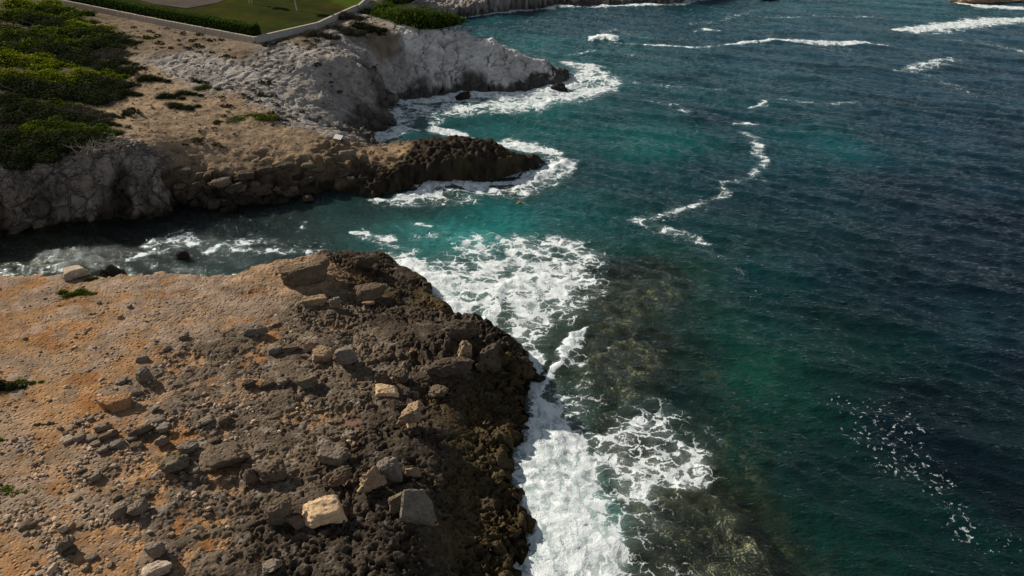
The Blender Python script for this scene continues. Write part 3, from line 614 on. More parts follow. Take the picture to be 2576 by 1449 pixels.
FOAM_LINES = [  # points of a streak (photograph), half width in metres at each, density, soft edge
 ([(1018,668),(1060,695),(1100,745),(1150,795),(1200,832),(1245,862),(1290,885)],[1.6,2.0,2.0,1.8,1.2,1.2,.9],1.05),
 ([(1060,700),(1150,720),(1240,735),(1290,692)],[2.0,2.2,1.4,.7],.80),
 ([(1230,800),(1255,760),(1285,710),(1305,690)],[1.0,.6,.5,.3],.95),
 ([(1240,840),(1225,815),(1240,790)],[1.2,1.0,.6],1.05),
 ([(1300,885),(1335,905),(1350,930)],[1.2,1.2,.5],1.1),
 ([(1472,822),(1445,845),(1440,870),(1410,905),(1380,940),(1345,990)],[.25,.55,.7,.45,.3,.4],1.0),
 ([(1310,905),(1340,960),(1335,1000),(1350,1040)],[.9,.8,.9,1.3],.8),
 ([(1350,1005),(1370,1040),(1400,1090),(1450,1130)],[.5,1.0,1.3,1.5],1.05),
 ([(1000,258),(1090,250),(1180,240),(1260,238),(1330,240),(1390,228),(1435,214)],[1.2,2.0,2.4,3.0,3.2,3.0,2.4],1.02),
 ([(1438,208),(1470,190),(1500,180),(1480,165),(1420,160)],[2.6,3.2,3.0,2.2,1.2],.82),
 ([(1440,215),(1500,225),(1540,210),(1550,195)],[3,3,2.2,1.2],.78),
 ([(1150,268),(1250,268),(1350,258),(1450,240),(1530,222)],[2.0,2.6,2.6,2.4,1.5],.84),
 ([(985,270),(1000,300),(1000,325),(940,345)],[2.0,3.0,2.4,1.6],.72),
 ([(930,350),(960,345),(1000,335),(1050,330)],[1.4,1.5,1.4,1.0],.85),
 ([(1050,280),(1100,300),(1080,320)],[2.5,2.0,1.6],.55),
 ([(1090,322),(1130,330),(1180,345)],[.7,1.3,1.0],1.05),
 ([(1230,362),(1290,365),(1350,375),(1395,388)],[1.2,1.8,1.8,1.2],.9),
 ([(1390,400),(1425,408),(1440,425)],[1.6,1.3,.6],.75),
 ([(1300,452),(1350,432),(1390,418),(1412,415)],[.6,1.0,1.0,.8],1.02),
 ([(1200,462),(1290,456),(1350,452),(1395,430),(1415,415)],[.8,.8,.8,.8,.5],.98),
 ([(1010,492),(1060,482),(1090,468),(1130,462),(1180,468),(1220,464)],[.8,1.0,1.2,1.0,.8,.7],1.02),
 ([(930,503),(990,500),(1060,488),(1120,480),(1200,476),(1300,468)],[.6,1.1,1.2,1.1,.9,.7],.8),
 ([(960,515),(1060,502),(1180,495),(1300,487),(1400,455)],[1.0,1.8,2.0,2.0,1.4],.48),
 ([(880,582),(930,592),(970,600),(998,604)],[.3,.7,.9,.5],.85),
 ([(900,600),(960,616),(1010,625),(1050,632)],[.5,.8,.8,.8],.5),
 ([(960,638),(1000,645),(1040,640)],[.8,1.0,.8],.6),
 ([(1050,600),(1130,590),(1200,588)],[1.6,2.6,2.0],.36),
 ([(1060,565),(1080,568)],[.5,.4],.7),
 ([(370,618),(410,600),(450,598),(490,610)],[.8,1.6,1.7,1.0],.66),
 ([(330,655),(370,635),(430,622)],[.5,.8,1.0],.55),
 ([(520,632),(570,618),(620,612),(680,605)],[.6,1.2,1.3,.7],.58),
 ([(590,628),(650,634),(700,625)],[1.0,1.0,.6],.62),
 ([(720,632),(780,636),(820,630)],[.9,.9,.6],.5),
 ([(760,580),(770,560)],[.6,.5],.5),
 ([(1160,42),(1230,33),(1320,22),(1400,14),(1480,11),(1600,8),(1720,5)],[2.0,2.5,2.5,3.5,3.8,3.5,3.5],.9),
 ([(1430,8),(1600,2),(1750,-3)],[3.5,4.5,4.5],.72),
 ([(1490,101),(1505,94),(1525,92),(1545,100)],[.7,2.0,2.4,1.0],1.35),
 ([(1545,106),(1600,110),(1680,114),(1740,118)],[.5,.7,.7,.6],.72),
 ([(1740,118),(1800,117),(1850,110)],[.8,.6,.8],.55),
 ([(1835,112),(1870,106),(1950,103),(2030,106),(2100,110),(2180,113),(2230,115)],[.4,1.0,.9,1.0,1.2,.9,.4],1.0),
 ([(2250,74),(2300,73),(2380,67),(2460,57),(2530,50),(2600,46)],[1.2,2.6,3.4,4.0,3.6,2.2],.98),
 ([(2300,82),(2380,80),(2450,70)],[2.0,2.0,1.5],.5),
 ([(2420,8),(2480,16),(2580,20)],[1.6,2.4,2.6],1.1),
 ([(2255,182),(2300,165),(2350,158),(2395,146)],[1.0,1.4,1.4,1.2],.66),
 ([(2290,180),(2340,168),(2400,150)],[2.2,2.6,2.2],.45),
 ([(2300,185),(2360,200),(2410,220),(2445,242)],[1.2,1.6,1.6,1.2],.38),
 ([(2380,100),(2450,106),(2520,118),(2580,132)],[2.5,3.0,3.5,3.0],.40),
 ([(1850,312),(1880,310),(1905,312)],[.5,.9,.5],.75),
 ([(1850,333),(1885,338),(1905,350),(1905,368),(1900,385),(1920,398),(1935,405)],[.3,.6,.9,1.0,1.0,1.0,.5],.66),
 ([(1930,402),(1912,412),(1905,425),(1890,440)],[.7,1.1,.8,.5],.62),
 ([(1920,452),(1880,453),(1840,456),(1815,462)],[.6,.6,.6,.7],.60),
 ([(1815,465),(1822,485),(1790,500),(1750,512),(1725,525)],[.5,.8,.8,.8,.6],.58),
 ([(1725,520),(1680,540),(1640,548),(1590,552)],[.8,.9,1.0,.8],.55),
 ([(1600,556),(1650,572),(1720,588),(1780,608)],[.7,1.2,1.0,.7],.56),
 ([(1890,270),(1915,262),(1925,258)],[.6,1.0,.6],.62),
 ([(1960,250),(2020,256),(2090,260),(2150,256)],[.8,1.0,1.0,.9],.52),
 ([(1600,208),(1700,216),(1760,222),(1830,228)],[.8,1.0,.9,.8],.45),
 ([(1620,255),(1700,268),(1740,282)],[.6,.9,.6],.42),
 ([(1710,280),(1730,284)],[.6,.5],.8),
 ([(1420,138),(1450,134),(1500,128)],[.6,.8,.7],.5),
 ([(1745,77),(1775,73),(1805,78)],[.8,1.1,.8],.6),
 ([(1740,60),(1800,55),(1850,40),(1890,25)],[1.5,1.8,1.6,1.2],.42),
 ([(1500,90),(1530,75),(1560,80),(1620,95)],[1.5,3.0,2.5,2.0],.36),
 ([(1900,40),(2000,44),(2100,40),(2200,44)],[1.2,1.3,1.2,1.0],.42),
 ([(1560,130),(1600,140),(1700,150)],[1.5,2,1.5],.34),
 ([(1120,640),(1200,600),(1300,588)],[1.2,1.4,1.2],.5),
 ([(1540,1110),(1640,1090),(1700,1120),(1740,1160),(1775,1190)],[1.6,2.6,2.4,2.0,1.0],.62),
 ([(1570,1170),(1660,1190),(1740,1195),(1765,1215)],[2.0,2.2,1.6,.8],.66),
 ([(1560,1250),(1620,1290),(1680,1330)],[1.6,2.0,1.6],.42),
 ([(1400,930),(1450,960),(1520,1000),(1600,1030)],[1.4,2.0,2.0,1.6],.40),
 ([(1500,1010),(1560,1060),(1600,1090)],[1.6,1.8,1.6],.40),
 ([(1640,1010),(1720,1050),(1790,1090),(1830,1130)],[1.2,1.0,.8,.5],.40),
 ([(1480,860),(1520,870),(1545,880)],[.7,.8,.5],.5),
 ([(1620,1350),(1660,1400),(1700,1449)],[1.2,1.6,1.8],.38),
 ([(1700,620),(1760,625),(1820,650),(1870,690)],[.8,.8,.8,.6],.33),
]
FOAM_AREAS = [  # outline (photograph), density inside, softness in metres
 ([(1430,1070),(1520,1080),(1600,1110),(1640,1190),(1610,1290),(1560,1320),(1500,1200)],.66,2.0),
 ([(1330,960),(1380,930),(1440,1000),(1450,1080),(1380,1040)],.55,1.5),
 ([(1325,1010),(1375,1005),(1400,1065),(1450,1110),(1500,1155),(1530,1230),(1560,1310),(1585,1390),(1598,1452),(1600,1700),(1250,1700),(1285,1420),(1300,1380),(1310,1300),(1288,1230),(1282,1180),(1310,1090)],1.0,2.6),
 ([(1015,665),(1120,630),(1230,598),(1320,585),(1440,596),(1510,625),(1535,660),(1520,730),(1470,790),(1400,850),(1330,895),(1270,880),(1180,810),(1100,740)],.62,2.2),
 ([(1160,690),(1240,640),(1330,620),(1450,640),(1500,680),(1440,760),(1330,820),(1260,800),(1200,740)],.76,2.5),
 ([(1390,1030),(1480,1090),(1540,1080),(1680,1080),(1760,1140),(1785,1200),(1730,1240),(1660,1250),(1640,1330),(1660,1449),(1600,1600),(1560,1500),(1520,1200)],.54,2.0),
 ([(1360,900),(1470,860),(1530,960),(1640,1020),(1560,1090),(1440,1080),(1370,1000)],.43,2.0),
 ([(1000,250),(1200,235),(1330,238),(1440,200),(1430,158),(1490,165),(1560,195),(1545,235),(1440,262),(1330,285),(1190,290),(1060,300),(990,345),(930,352),(975,290)],.60,3.0),
 ([(920,506),(1010,488),(1080,466),(1200,466),(1300,455),(1385,420),(1420,398),(1448,428),(1405,470),(1300,500),(1150,516),(950,522)],.55,2.0),
 ([(1215,352),(1300,348),(1395,372),(1425,400),(1380,400),(1290,384)],.56,1.5),
 ([(1285,1000),(1400,1000),(1470,1110),(1560,1180),(1600,1300),(1640,1449),(1640,1700),(1270,1700)],.62,3.0),
]
FLECKS = [([(2110,1015),(2170,1035),(2260,1060),(2300,1080)],[1.6,2.2,2.0,1.2],.62),([(2150,1090),(2200,1100),(2280,1120)],[1.5,2.2,1.6],.66),([(2230,1160),(2280,1165),(2330,1180),(2370,1200)],[1.6,2.4,2.0,1.4],.72),
 ([(2340,1220),(2370,1245),(2400,1275),(2440,1310)],[1.0,1.4,1.6,1.4],.66),([(2400,1330),(2440,1350),(2470,1380)],[1.2,1.6,1.0],.70),([(2470,1340),(2540,1370)],[1.4,1.2],.5),
 ([(1870,700),(1930,780),(1990,850)],[1.0,1.2,1.0],.38),([(100,670),(200,652),(330,640)],[2.2,2.6,2.0],.62),([(520,640),(660,622),(800,618)],[2.0,2.6,2.2],.60),([(640,590),(760,575)],[1.6,1.5],.42),([(300,640),(420,632),(520,628)],[1.6,1.6,1.4],.55),
 ([(1560,550),(1680,545),(1780,510)],[1.5,1.8,1.4],.52),([(1620,570),(1720,592),(1800,616)],[1.4,1.6,1.2],.5),([(1850,320),(1900,360),(1925,410)],[1.5,1.8,1.6],.45)]

sx = spaced((-2500, -260, 160), (-260, -72, 4), (-72, 44, .30), (44, 170, .55), (170, 300, 5), (300, 2600, 180))
yy_ = [2.0]
while yy_[-1] < 24: yy_.append(yy_[-1] + .8)
while yy_[-1] < 265: yy_.append(yy_[-1] + max(.22, .0036 * yy_[-1]))
while yy_[-1] < 3500: yy_.append(yy_[-1] * 1.06)
sy = np.array(yy_)
X, Y = np.meshgrid(sx, sy)
near_v = in_view(X, Y, 0 * X, 14.0)
DA = np.full(X.shape, -50.0); DB = np.full(X.shape, -50.0)
DA[near_v] = poly_sd(COAST_A, X[near_v], Y[near_v]); DB[near_v] = poly_sd(COAST_B, X[near_v], Y[near_v])
DL = np.maximum(DA, DB)
DLfull = np.where(near_v, DL, -50.0)
keep = (DLfull < 2.2)
# outside the frame the land simply covers the sea
k = keep.ravel()
x, y = X.ravel()[k], Y.ravel()[k]
inv = near_v.ravel()[k]
dl = DL.ravel()[k]
shel = sstep(-45, -20, -x) if False else np.ones_like(x)
inlet = sstep(-8, -16, x) * sstep(64, 70, y) * sstep(92, 86, y)
# waves: wind sea running in from the right, crests slanting down to the right
wz = np.zeros_like(x)
rng = np.random.default_rng(5)
cx_ = x + .6 * perlin2(x / 9, y / 9, 201); cy_ = y + .6 * perlin2(x / 9, y / 9, 203)
for wl, am, ang in ((31., .16, 30), (17., .11, 66), (9.0, .075, 58), (6.1, .065, 72), (4.3, .055, 46), (3.1, .045, 63), (2.3, .033, 85), (1.7, .024, 38)):
    a = math.radians(ang + rng.uniform(-6, 6)); ph = (cx_ * math.cos(a) + cy_ * math.sin(a)) * 2 * math.pi / wl
    m = .5 + .9 * np.clip(.5 + perlin2(x / (wl * 1.9), y / (wl * 1.9), int(210 + wl * 10)), 0, 1.2)
    s = np.sin(ph + 2.0 * perlin2(x / (wl * 2.2), y / (wl * 2.2), int(230 + wl * 10)))
    wz += am * m * (1 - 2 * np.abs(s) ** 1.3 * .5 + .0 * s) * 1.15
wz -= wz.mean()
wz += .05 * fbm2(x / 1.3, y / 1.8, 241, 2)
wz *= 1.75 * (1 - .55 * inlet)
# foam density
wfx = x + .055 * 10 * fbm2(x / 2.6, y / 2.6, 251, 3); wfy = y + .055 * 10 * fbm2(x / 2.6, y / 2.6, 257, 3)
foam = np.zeros_like(x); fleck = np.zeros_like(x)
def near_box(P, pad):
    return (x > P[:, 0].min() - pad) & (x < P[:, 0].max() + pad) & (y > P[:, 1].min() - pad) & (y < P[:, 1].max() + pad)
for pts, wd, den in FOAM_LINES:
    P = WP(pts); wd = np.array(wd) * (1 + 0 * P[:, 1]); b = near_box(P, 3 * max(wd))
    q = line_d(P, wfx[b], wfy[b], wd)
    f = den * (sstep(1.7, .35, q) if den > 1 else sstep(1.95, .05, q))
    foam[b] = np.maximum(foam[b], f) + .12 * np.minimum(foam[b], f)
for pts, den, soft in FOAM_AREAS:
    P = WP(pts); b = near_box(P, 5)
    q = poly_sd(P, wfx[b], wfy[b])
    f = den * sstep(-soft, soft * .8, q)
    foam[b] = np.maximum(foam[b], f)
for pts, wd, den in FLECKS:
    P = WP(pts); b = near_box(P, 8)
    q = line_d(P, wfx[b], wfy[b], wd)
    fleck[b] = np.maximum(fleck[b], den * sstep(1.5, .3, q))
patchy = fbm2(x / 3.0, y / 3.0, 261, 3, .55)
streak = fbm2((x * .5 + y * .25) / 1.3, (y * .9 - x * .2) / 2.6, 263, 3, .6)
foam = foam * np.where(foam < .85, 1 + .40 * patchy + .22 * streak, 1 + .10 * patchy + .16 * streak)
coastal = sstep(-1.3, -.1, dl) * inv                      # thin wash along every shore
foam = np.maximum(foam, coastal * np.where(inlet > .4, .0, .45) * (1 + .5 * patchy))
whit = fbm2(x / 3.5, y / 2.2, 267, 3); foam = np.where(inv, np.maximum(foam, .30 * sstep(.80, 1.05, whit + .25 * perlin2(x / 40, y / 40, 269))), foam)
thick = sstep(.85, 1.2, foam)
bump1 = np.abs(fbm2(x / 1.7, y / 1.7, 271, 3, .55)); bump2 = np.abs(fbm2(x / .62, y / .62, 277, 2))
surge = np.zeros_like(x)
for pts, wd, hh in (([(1330,1010),(1360,1090),(1380,1180),(1400,1300),(1400,1449),(1400,1600)],[.8,2.0,3.5,5,6,7],.35),([(1472,822),(1445,845),(1440,870),(1410,905),(1380,940),(1345,990)],[.35,.55,.65,.5,.4,.4],.24),([(1285,705),(1250,745),(1240,790),(1235,830)],[.4,.6,.7,.7],.16),
                    ([(1020,668),(1100,745),(1200,832),(1290,885)],[1.2,1.2,1.0,.8],.2),([(1060,484),(1090,466),(1130,462),(1180,466)],[.8,1.2,1.2,.8],.4),([(1350,445),(1395,428),(1415,415)],[.8,1.0,.8],.4),([(1495,100),(1525,94),(1545,100)],[1.2,2.0,1.2],.7),([(1870,106),(2000,104),(2180,112)],[1.0,1.2,1.0],.35),([(1180,240),(1330,242),(1435,212)],[2,2.5,2.5],.4)):
    P = WP(pts); b = near_box(P, 8)
    surge[b] = np.maximum(surge[b], hh * np.exp(-line_d(P, wfx[b], wfy[b], wd) ** 2))
wz = wz * (1 - .3 * thick) + surge * (.75 + .45 * bump1) + thick * (.12 * bump1 + .10 * bump2)
wz = np.where(inv, wz, wz * .6)
alpha, body = sea_body(x, y)
var = fbm2(x / 14, y / 8, 281, 3, .5)
body = body * np.clip(1 + .42 * var, .45, 1.8)[:, None]
green = sstep(95, 55, y)[:, None]; body = body * (1 + green * np.array((-.05, .14, .0))) * np.array((.62, 1.0, .95))
inw = (sstep(-2, -14, x) * sstep(60, 66, y) * sstep(100, 92, y))[:, None]; body = body * (1 + inw * np.array((.62, .0, -.06)))
aer = sstep(.15, .9, foam)[:, None]                        # bubbles carried under the foam lighten the water
body = body * (1 - .35 * aer) + np.array((.26, .40, .41)) * aer * .35
rin = reef_in(x, y)
alpha = np.clip(alpha * (1 - .78 * rin), 0, 1)
alpha = np.where(rin < .5, np.maximum(alpha, .52 * sstep(-6, -14, dl) * sstep(.5, .1, rin)), alpha)
alpha = np.clip(alpha + .12 * var * (1 - alpha) + .25 * aer[:, 0] * (1 - alpha), 0, .985)
shore_a = sstep(-2.5, 0, dl) * inv
alpha = alpha * (1 - .35 * shore_a * (1 - sstep(.4, .9, foam)))
SEA_GAIN = .78
thk_ = sstep(.72, 1.0, foam)[:, None]; body = body * (1 - .8 * thk_) + np.array((.40, .52, .53)) * .8 * thk_

m, nt = new_mat('sea_water'); g = NT(nt)
pos = g.n('ShaderNodeNewGeometry').outputs['Position']
aF, aB, aA, aK = [g.attr(n) for n in ('foam', 'body', 'opac', 'fleck')]
flat = g.n('ShaderNodeMapping', vector_type='POINT'); flat.inputs['Scale'].default_value = (1, 1, 0); g.l(pos, flat.inputs['Vector']); fp = flat.outputs[0]
wn = g.noise(fp, .9, 3, .6); wn2 = g.noise(fp, 3.0, 2, .5)
def warp(src, nz, amp):
    a = g.n('ShaderNodeVectorMath', operation='SUBTRACT'); g.l(nz.outputs['Color'], a.inputs[0]); a.inputs[1].default_value = (.5, .5, .5)
    s = g.n('ShaderNodeVectorMath', operation='SCALE'); g.l(a.outputs[0], s.inputs[0]); s.inputs['Scale'].default_value = amp
    t = g.n('ShaderNodeVectorMath', operation='ADD'); g.l(src, t.inputs[0]); g.l(s.outputs[0], t.inputs[1]); return t.outputs[0]
wp = warp(warp(fp, wn, 1.9), wn2, .42)
st = g.n('ShaderNodeMapping', vector_type='POINT'); st.inputs['Rotation'].default_value = (0, 0, .35); st.inputs['Scale'].default_value = (.72, 1.12, 0); g.l(wp, st.inputs['Vector'])
e1 = g.voro(st.outputs[0], .85, 'DISTANCE_TO_EDGE').outputs['Distance']
e2 = g.voro(st.outputs[0], 2.3, 'DISTANCE_TO_EDGE').outputs['Distance']
nf = g.noise(wp, 5.0, 4, .65).outputs[0]; nl = g.noise(fp, .55, 3, .6).outputs[0]
# filaments: two nets of cells, broken up by noise, thickening with density until they close
lace = g.math('MINIMUM', g.math('MULTIPLY', e1, 1.55), g.math('ADD', g.math('MULTIPLY', e2, 1.9), .11))
lv = g.math('ADD', lace, g.math('MULTIPLY', g.math('SUBTRACT', nf, .5), .26))
lv = g.math('ADD', lv, g.math('MULTIPLY', g.math('SUBTRACT', nl, .5), .38))
dn = aF.outputs['Fac']
dt = g.math('SUBTRACT', g.math('MULTIPLY', g.math('MULTIPLY', dn, dn), .56), .075)
fo = g.mapr(g.math('SUBTRACT', dt, lv), -.045, .085)
fo = g.math('MULTIPLY', fo, g.mapr(dn, .10, .30))
fk_ = g.noise(warp(fp, wn2, .8), 2.2, 4, .6).outputs[0]
fl = g.math('MULTIPLY', g.mapr(g.math('ADD', fk_, g.math('MULTIPLY', aK.outputs['Fac'], .24)), .745, .80), g.mapr(aK.outputs['Fac'], .05, .3))
fl = g.math('MULTIPLY', fl, g.mapr(nf, .34, .55, .35, 1.0))
milky = g.math('MULTIPLY', g.mapr(dn, .38, 1.05), .42)
nb = g.noise(wp, 1.6, 5, .68).outputs[0]
sm_ = g.n('ShaderNodeMapping', vector_type='POINT'); sm_.inputs['Rotation'].default_value = (0, 0, .6); sm_.inputs['Scale'].default_value = (1.5, .6, 0); g.l(wp, sm_.inputs['Vector'])
ns = g.noise(sm_.outputs[0], 1.1, 5, .62).outputs[0]
fo = g.math('MULTIPLY', fo, g.mapr(g.math('ADD', ns, g.math('MULTIPLY', g.math('SUBTRACT', g.math('MAXIMUM', dn, 1.0), 1.0), .45)), .36, .58, g.mapr(dn, .78, .96, .80, .18), 1.0))     # thin froth lets the aerated water show
fa = g.math('MAXIMUM', g.math('MAXIMUM', fo, g.math('MULTIPLY', fl, .6)), g.math('MULTIPLY', milky, g.mapr(nf, .3, .7)))
# ripples
rp = g.n('ShaderNodeMapping', vector_type='POINT'); rp.inputs['Rotation'].default_value = (0, 0, math.radians(28)); rp.inputs['Scale'].default_value = (.55, 1.35, .3); g.l(warp(pos, wn, .5), rp.inputs['Vector'])
r1 = g.noise(rp.outputs[0], 1.1, 4, .62).outputs[0]; r2 = g.noise(rp.outputs[0], 3.6, 3, .6).outputs[0]
rh = g.math('ADD', g.math('MULTIPLY', g.math('ABSOLUTE', g.math('SUBTRACT', r1, .5)), -.62), g.math('MULTIPLY', r2, .15))
bw = g.n('ShaderNodeBump'); bw.inputs['Strength'].default_value = 1.0; bw.inputs['Distance'].default_value = .55; g.l(rh, bw.inputs['Height'])
bf = g.n('ShaderNodeBump'); bf.inputs['Strength'].default_value = 1.0; bf.inputs['Distance'].default_value = .10
nb = g.noise(wp, 2.2, 5, .68).outputs[0]
g.l(g.math('ADD', g.math('ADD', g.math('MULTIPLY', nf, .55), nb), g.math('MULTIPLY', fo, .4)), bf.inputs['Height'])
tr = g.n('ShaderNodeBsdfTransparent'); tr.inputs[0].default_value = (.86, .95, .92, 1)
df = g.n('ShaderNodeBsdfDiffuse'); g.l(aB.outputs['Color'], df.inputs[0]); 
bd = g.n('ShaderNodeBump'); bd.inputs['Strength'].default_value = .75; bd.inputs['Distance'].default_value = .7; g.l(rh, bd.inputs['Height']); g.l(bd.outputs[0], df.inputs['Normal'])
m1 = g.n('ShaderNodeMixShader'); g.l(aA.outputs['Fac'], m1.inputs[0]); g.l(tr.outputs[0], m1.inputs[1]); g.l(df.outputs[0], m1.inputs[2])
gl = g.n('ShaderNodeBsdfGlossy'); gl.inputs['Roughness'].default_value = .09; gl.inputs[0].default_value = (.68, .80, .83, 1); g.l(bw.outputs[0], gl.inputs['Normal'])
fr = g.n('ShaderNodeFresnel'); fr.inputs['IOR'].default_value = 1.33; g.l(bw.outputs[0], fr.inputs['Normal'])
m2 = g.n('ShaderNodeMixShader'); g.l(fr.outputs[0], m2.inputs[0]); g.l(m1.outputs[0], m2.inputs[1]); g.l(gl.outputs[0], m2.inputs[2])
wf = g.n('ShaderNodeBsdfDiffuse'); wf.inputs[0].default_value = (.82, .89, .92, 1); g.l(bf.outputs[0], wf.inputs['Normal'])
wt_ = g.n('ShaderNodeBsdfTranslucent'); wt_.inputs[0].default_value = (.80, .86, .88, 1)
wm = g.n('ShaderNodeMixShader'); wm.inputs[0].default_value = .18; g.l(wf.outputs[0], wm.inputs[1]); g.l(wt_.outputs[0], wm.inputs[2])
m3 = g.n('ShaderNodeMixShader'); g.l(fa, m3.inputs[0]); g.l(m2.outputs[0], m3.inputs[1]); g.l(wm.outputs[0], m3.inputs[2])
o = g.n('ShaderNodeOutputMaterial'); g.l(m3.outputs[0], o.inputs[0])
M_SEA = m
F, kk = grid_faces(len(sx), len(sy), k)
V = np.c_[x, y, wz]
at = {'foam': np.clip(foam, 0, 1.6), 'body': np.clip(body * SEA_GAIN, 0, 1), 'opac': alpha, 'fleck': fleck}
surf_f = (foam[F] > .98).all(1)
def submesh(name, F):
    u, inv_ = np.unique(F.ravel(), return_inverse=True)
    return mesh_np(name, V[u], inv_.reshape(F.shape), M_SEA, True, {a: b[u] for a, b in at.items()})
link('sea', submesh('sea', F[~surf_f]), kind='structure')
link('surf_foam', submesh('surf_foam', F[surf_f]), kind='stuff')

# sea bed ---------------------------------------------------------------
bx = spaced((-2500, -160, 180), (-160, -72, 4), (-72, 44, .5), (44, 170, 1.6), (170, 2600, 200)); by = sy[::2]
BX, BY = np.meshgrid(bx, by); b = in_view(BX, BY, 0 * BX, 14.0).ravel()
x, y = BX.ravel(), BY.ravel()
a, _ = sea_body(x, y)
ri = reef_in(x, y)
depth = (1.6 + 6 * np.clip(a - .2, 0, 1) ** 1.3) * (1 - ri) + .75 * ri
reef = fbm2(x / 2.4, y / 2.4, 301, 4, .6); rf1, rf2, rid = worley2((x + .5 * reef) / 1.7, (y + .5 * reef) / 1.7, 307)
zb = -depth + .30 * reef + .45 * (sstep(.1, .6, rf1) - .5) - .5
patch = fbm2(x / 5, y / 5, 311, 3)[:, None]; hole = sstep(.45, .12, rf1)[:, None]
cb = np.array((.52, .45, .29)) * (1 + .5 * reef[:, None] + .35 * patch) * (1 - .72 * hole) 
weed = sstep(.0, .4, fbm2(x / 1.9, y / 1.9, 317, 3))[:, None]
cb = cb * (1 - .45 * weed) + np.array((.13, .15, .06)) * .45 * weed
M_BED = rock_mat('sea_bed', fine=5.0, bump=.08, pits=.5, var=.4)
F, kk = grid_faces(len(bx), len(by), np.ones(len(x), bool))
link('seabed', mesh_np('seabed', np.c_[x, y, np.minimum(zb, -.55)], F, M_BED, True, {'col': np.clip(cb, .01, .7)}), kind='structure')
# ------------------------------------------------------------------ boulders and stones
ROCK_RGB = {'golden': (.54,.385,.235), 'tan': (.28,.20,.13), 'grey': (.195,.160,.124), 'brown': (.135,.104,.075), 'dark': (.085,.068,.052), 'pale': (.38,.31,.235), 'slate': (.175,.152,.127), 'black': (.035,.031,.028), 'rust': (.30,.17,.09), 'olive': (.15,.128,.09)}
M_ROCK = {k: rock_mat('stone_' + k, v, fine=6.0 if k != 'golden' else 4.5, bump=.09, pits=1.1 if k not in ('golden', 'pale') else .5, var=.34 if k == 'golden' else .46) for k, v in ROCK_RGB.items()}
def rock_verts(seed, kind, sub):
    r = np.random.default_rng(seed); u, F = ICO[sub]
    pl = []
    for ax in range(3):
        for s in (-1, 1):
            n = np.zeros(3); n[ax] = s; n += r.normal(0, .20 if kind != 'row' else .12, 3); n /= np.linalg.norm(n); pl.append((n, r.uniform(.74, .95)))
    ncut = {'block': 5, 'slab': 5, 'pitted': 9, 'plate': 5, 'pointed': 6, 'row': 6, 'round': 12, 'jagged': 7}[kind]
    for _ in range(ncut):
        n = r.normal(0, 1, 3); n /= np.linalg.norm(n)
        if kind == 'pointed': n = np.array((n[0], n[1], abs(n[2]) * .55 + .25)); n /= np.linalg.norm(n)
        pl.append((n, r.uniform(.62, .9) if kind in ('pointed', 'jagged') else r.uniform(.82, 1.12)))
    p = {'block': 16, 'slab': 16, 'pitted': 9, 'plate': 26, 'pointed': 22, 'row': 12, 'round': 6, 'jagged': 18}[kind]
    acc = 0
    for n, d in pl:
        acc = acc + np.maximum(u @ n / d, 1e-6) ** p
    rr = acc ** (-1.0 / p)
    V = u * rr[:, None]
    q = r.uniform(0, 50, 3); X_ = V + q
    nz = fbm3(X_[:, 0] * 1.5, X_[:, 1] * 1.5, X_[:, 2] * 1.5, seed % 97, 3, .55)
    am = {'block': .12, 'slab': .12, 'pitted': .15, 'plate': .08, 'pointed': .13, 'row': .10, 'round': .10, 'jagged': .20}[kind]
    nz2 = fbm3(X_[:, 0] * 5, X_[:, 1] * 5, X_[:, 2] * 5, seed % 89, 2, .6)
    dsp = am * nz * 1.3 + am * .35 * nz2
    if kind in ('pitted', 'jagged') and sub >= 3:
        f, f2, c = worley3(X_[:, 0] * 3.1, X_[:, 1] * 3.1, X_[:, 2] * 3.1, seed % 83)
        dsp -= .20 * sstep(.5, .15, f)
    V = V * (1 + dsp)[:, None]
    V = V / np.abs(V).max(0)
    return V, F
def boulder(name, box, kind, mat, label, sub=4, depth=None, high=None, tilt=0.0, lean=0.0, yaw=0.0, seed=None, group=None, sink=.18, at=None, cat='boulder', zbase=None):
    """one stone sized from its outline in the photograph; stands on the ground under it"""
    x0, y0, x1, y1 = box
    cx = (x0 + x1) / 2
    P, t = hit(cx, y1) if at is None else (np.array(at), None)
    d = ray(cx, y1); dep = (P[1] * CP - (P[2] - CAM_H) * SP)
    sc = dep * TANH / 1288.0
    w = (x1 - x0) * sc; hi = (y1 - y0) * sc
    dn_ = d / np.linalg.norm(d); sa, ca = -dn_[2], math.hypot(dn_[0], dn_[1])
    D_ = w * (.75 if depth is None else depth)
    Hh = (hi - D_ * sa) / ca if high is None else w * high
    Hh = min(max(Hh, .32 * w), 1.6 * w)
    if high is None: D_ = min(D_, max(.35 * w, (hi - Hh * ca) / sa))
    hd = np.array((d[0], d[1])); hd /= np.linalg.norm(hd)
    c = P[:2] + hd * D_ / 2
    z = float(surf_z(c[0], c[1])[0]) if zbase is None else zbase
    if name == 'sea_rock': z = max(z, .05)
    s = seed if seed is not None else (int(x0 * 7 + y0 * 13) % 9973)
    V, F = rock_verts(s, kind, sub)
    V = V * np.array((w / 2, D_ / 2, Hh / 2 * (1 + sink)))
    me = mesh_np(name, V, F, M_ROCK[mat], True)
    if kind in ('block', 'slab', 'plate', 'pointed'):
        me.set_sharp_from_angle(angle=math.radians(38))
    o = link(name, me, loc=(c[0], c[1], z + Hh / 2 * (1 - sink)), label=label, cat=cat, group=group)
    o.rotation_euler = (tilt, lean, yaw + math.atan2(-hd[0], hd[1]))
    return o
B = boulder
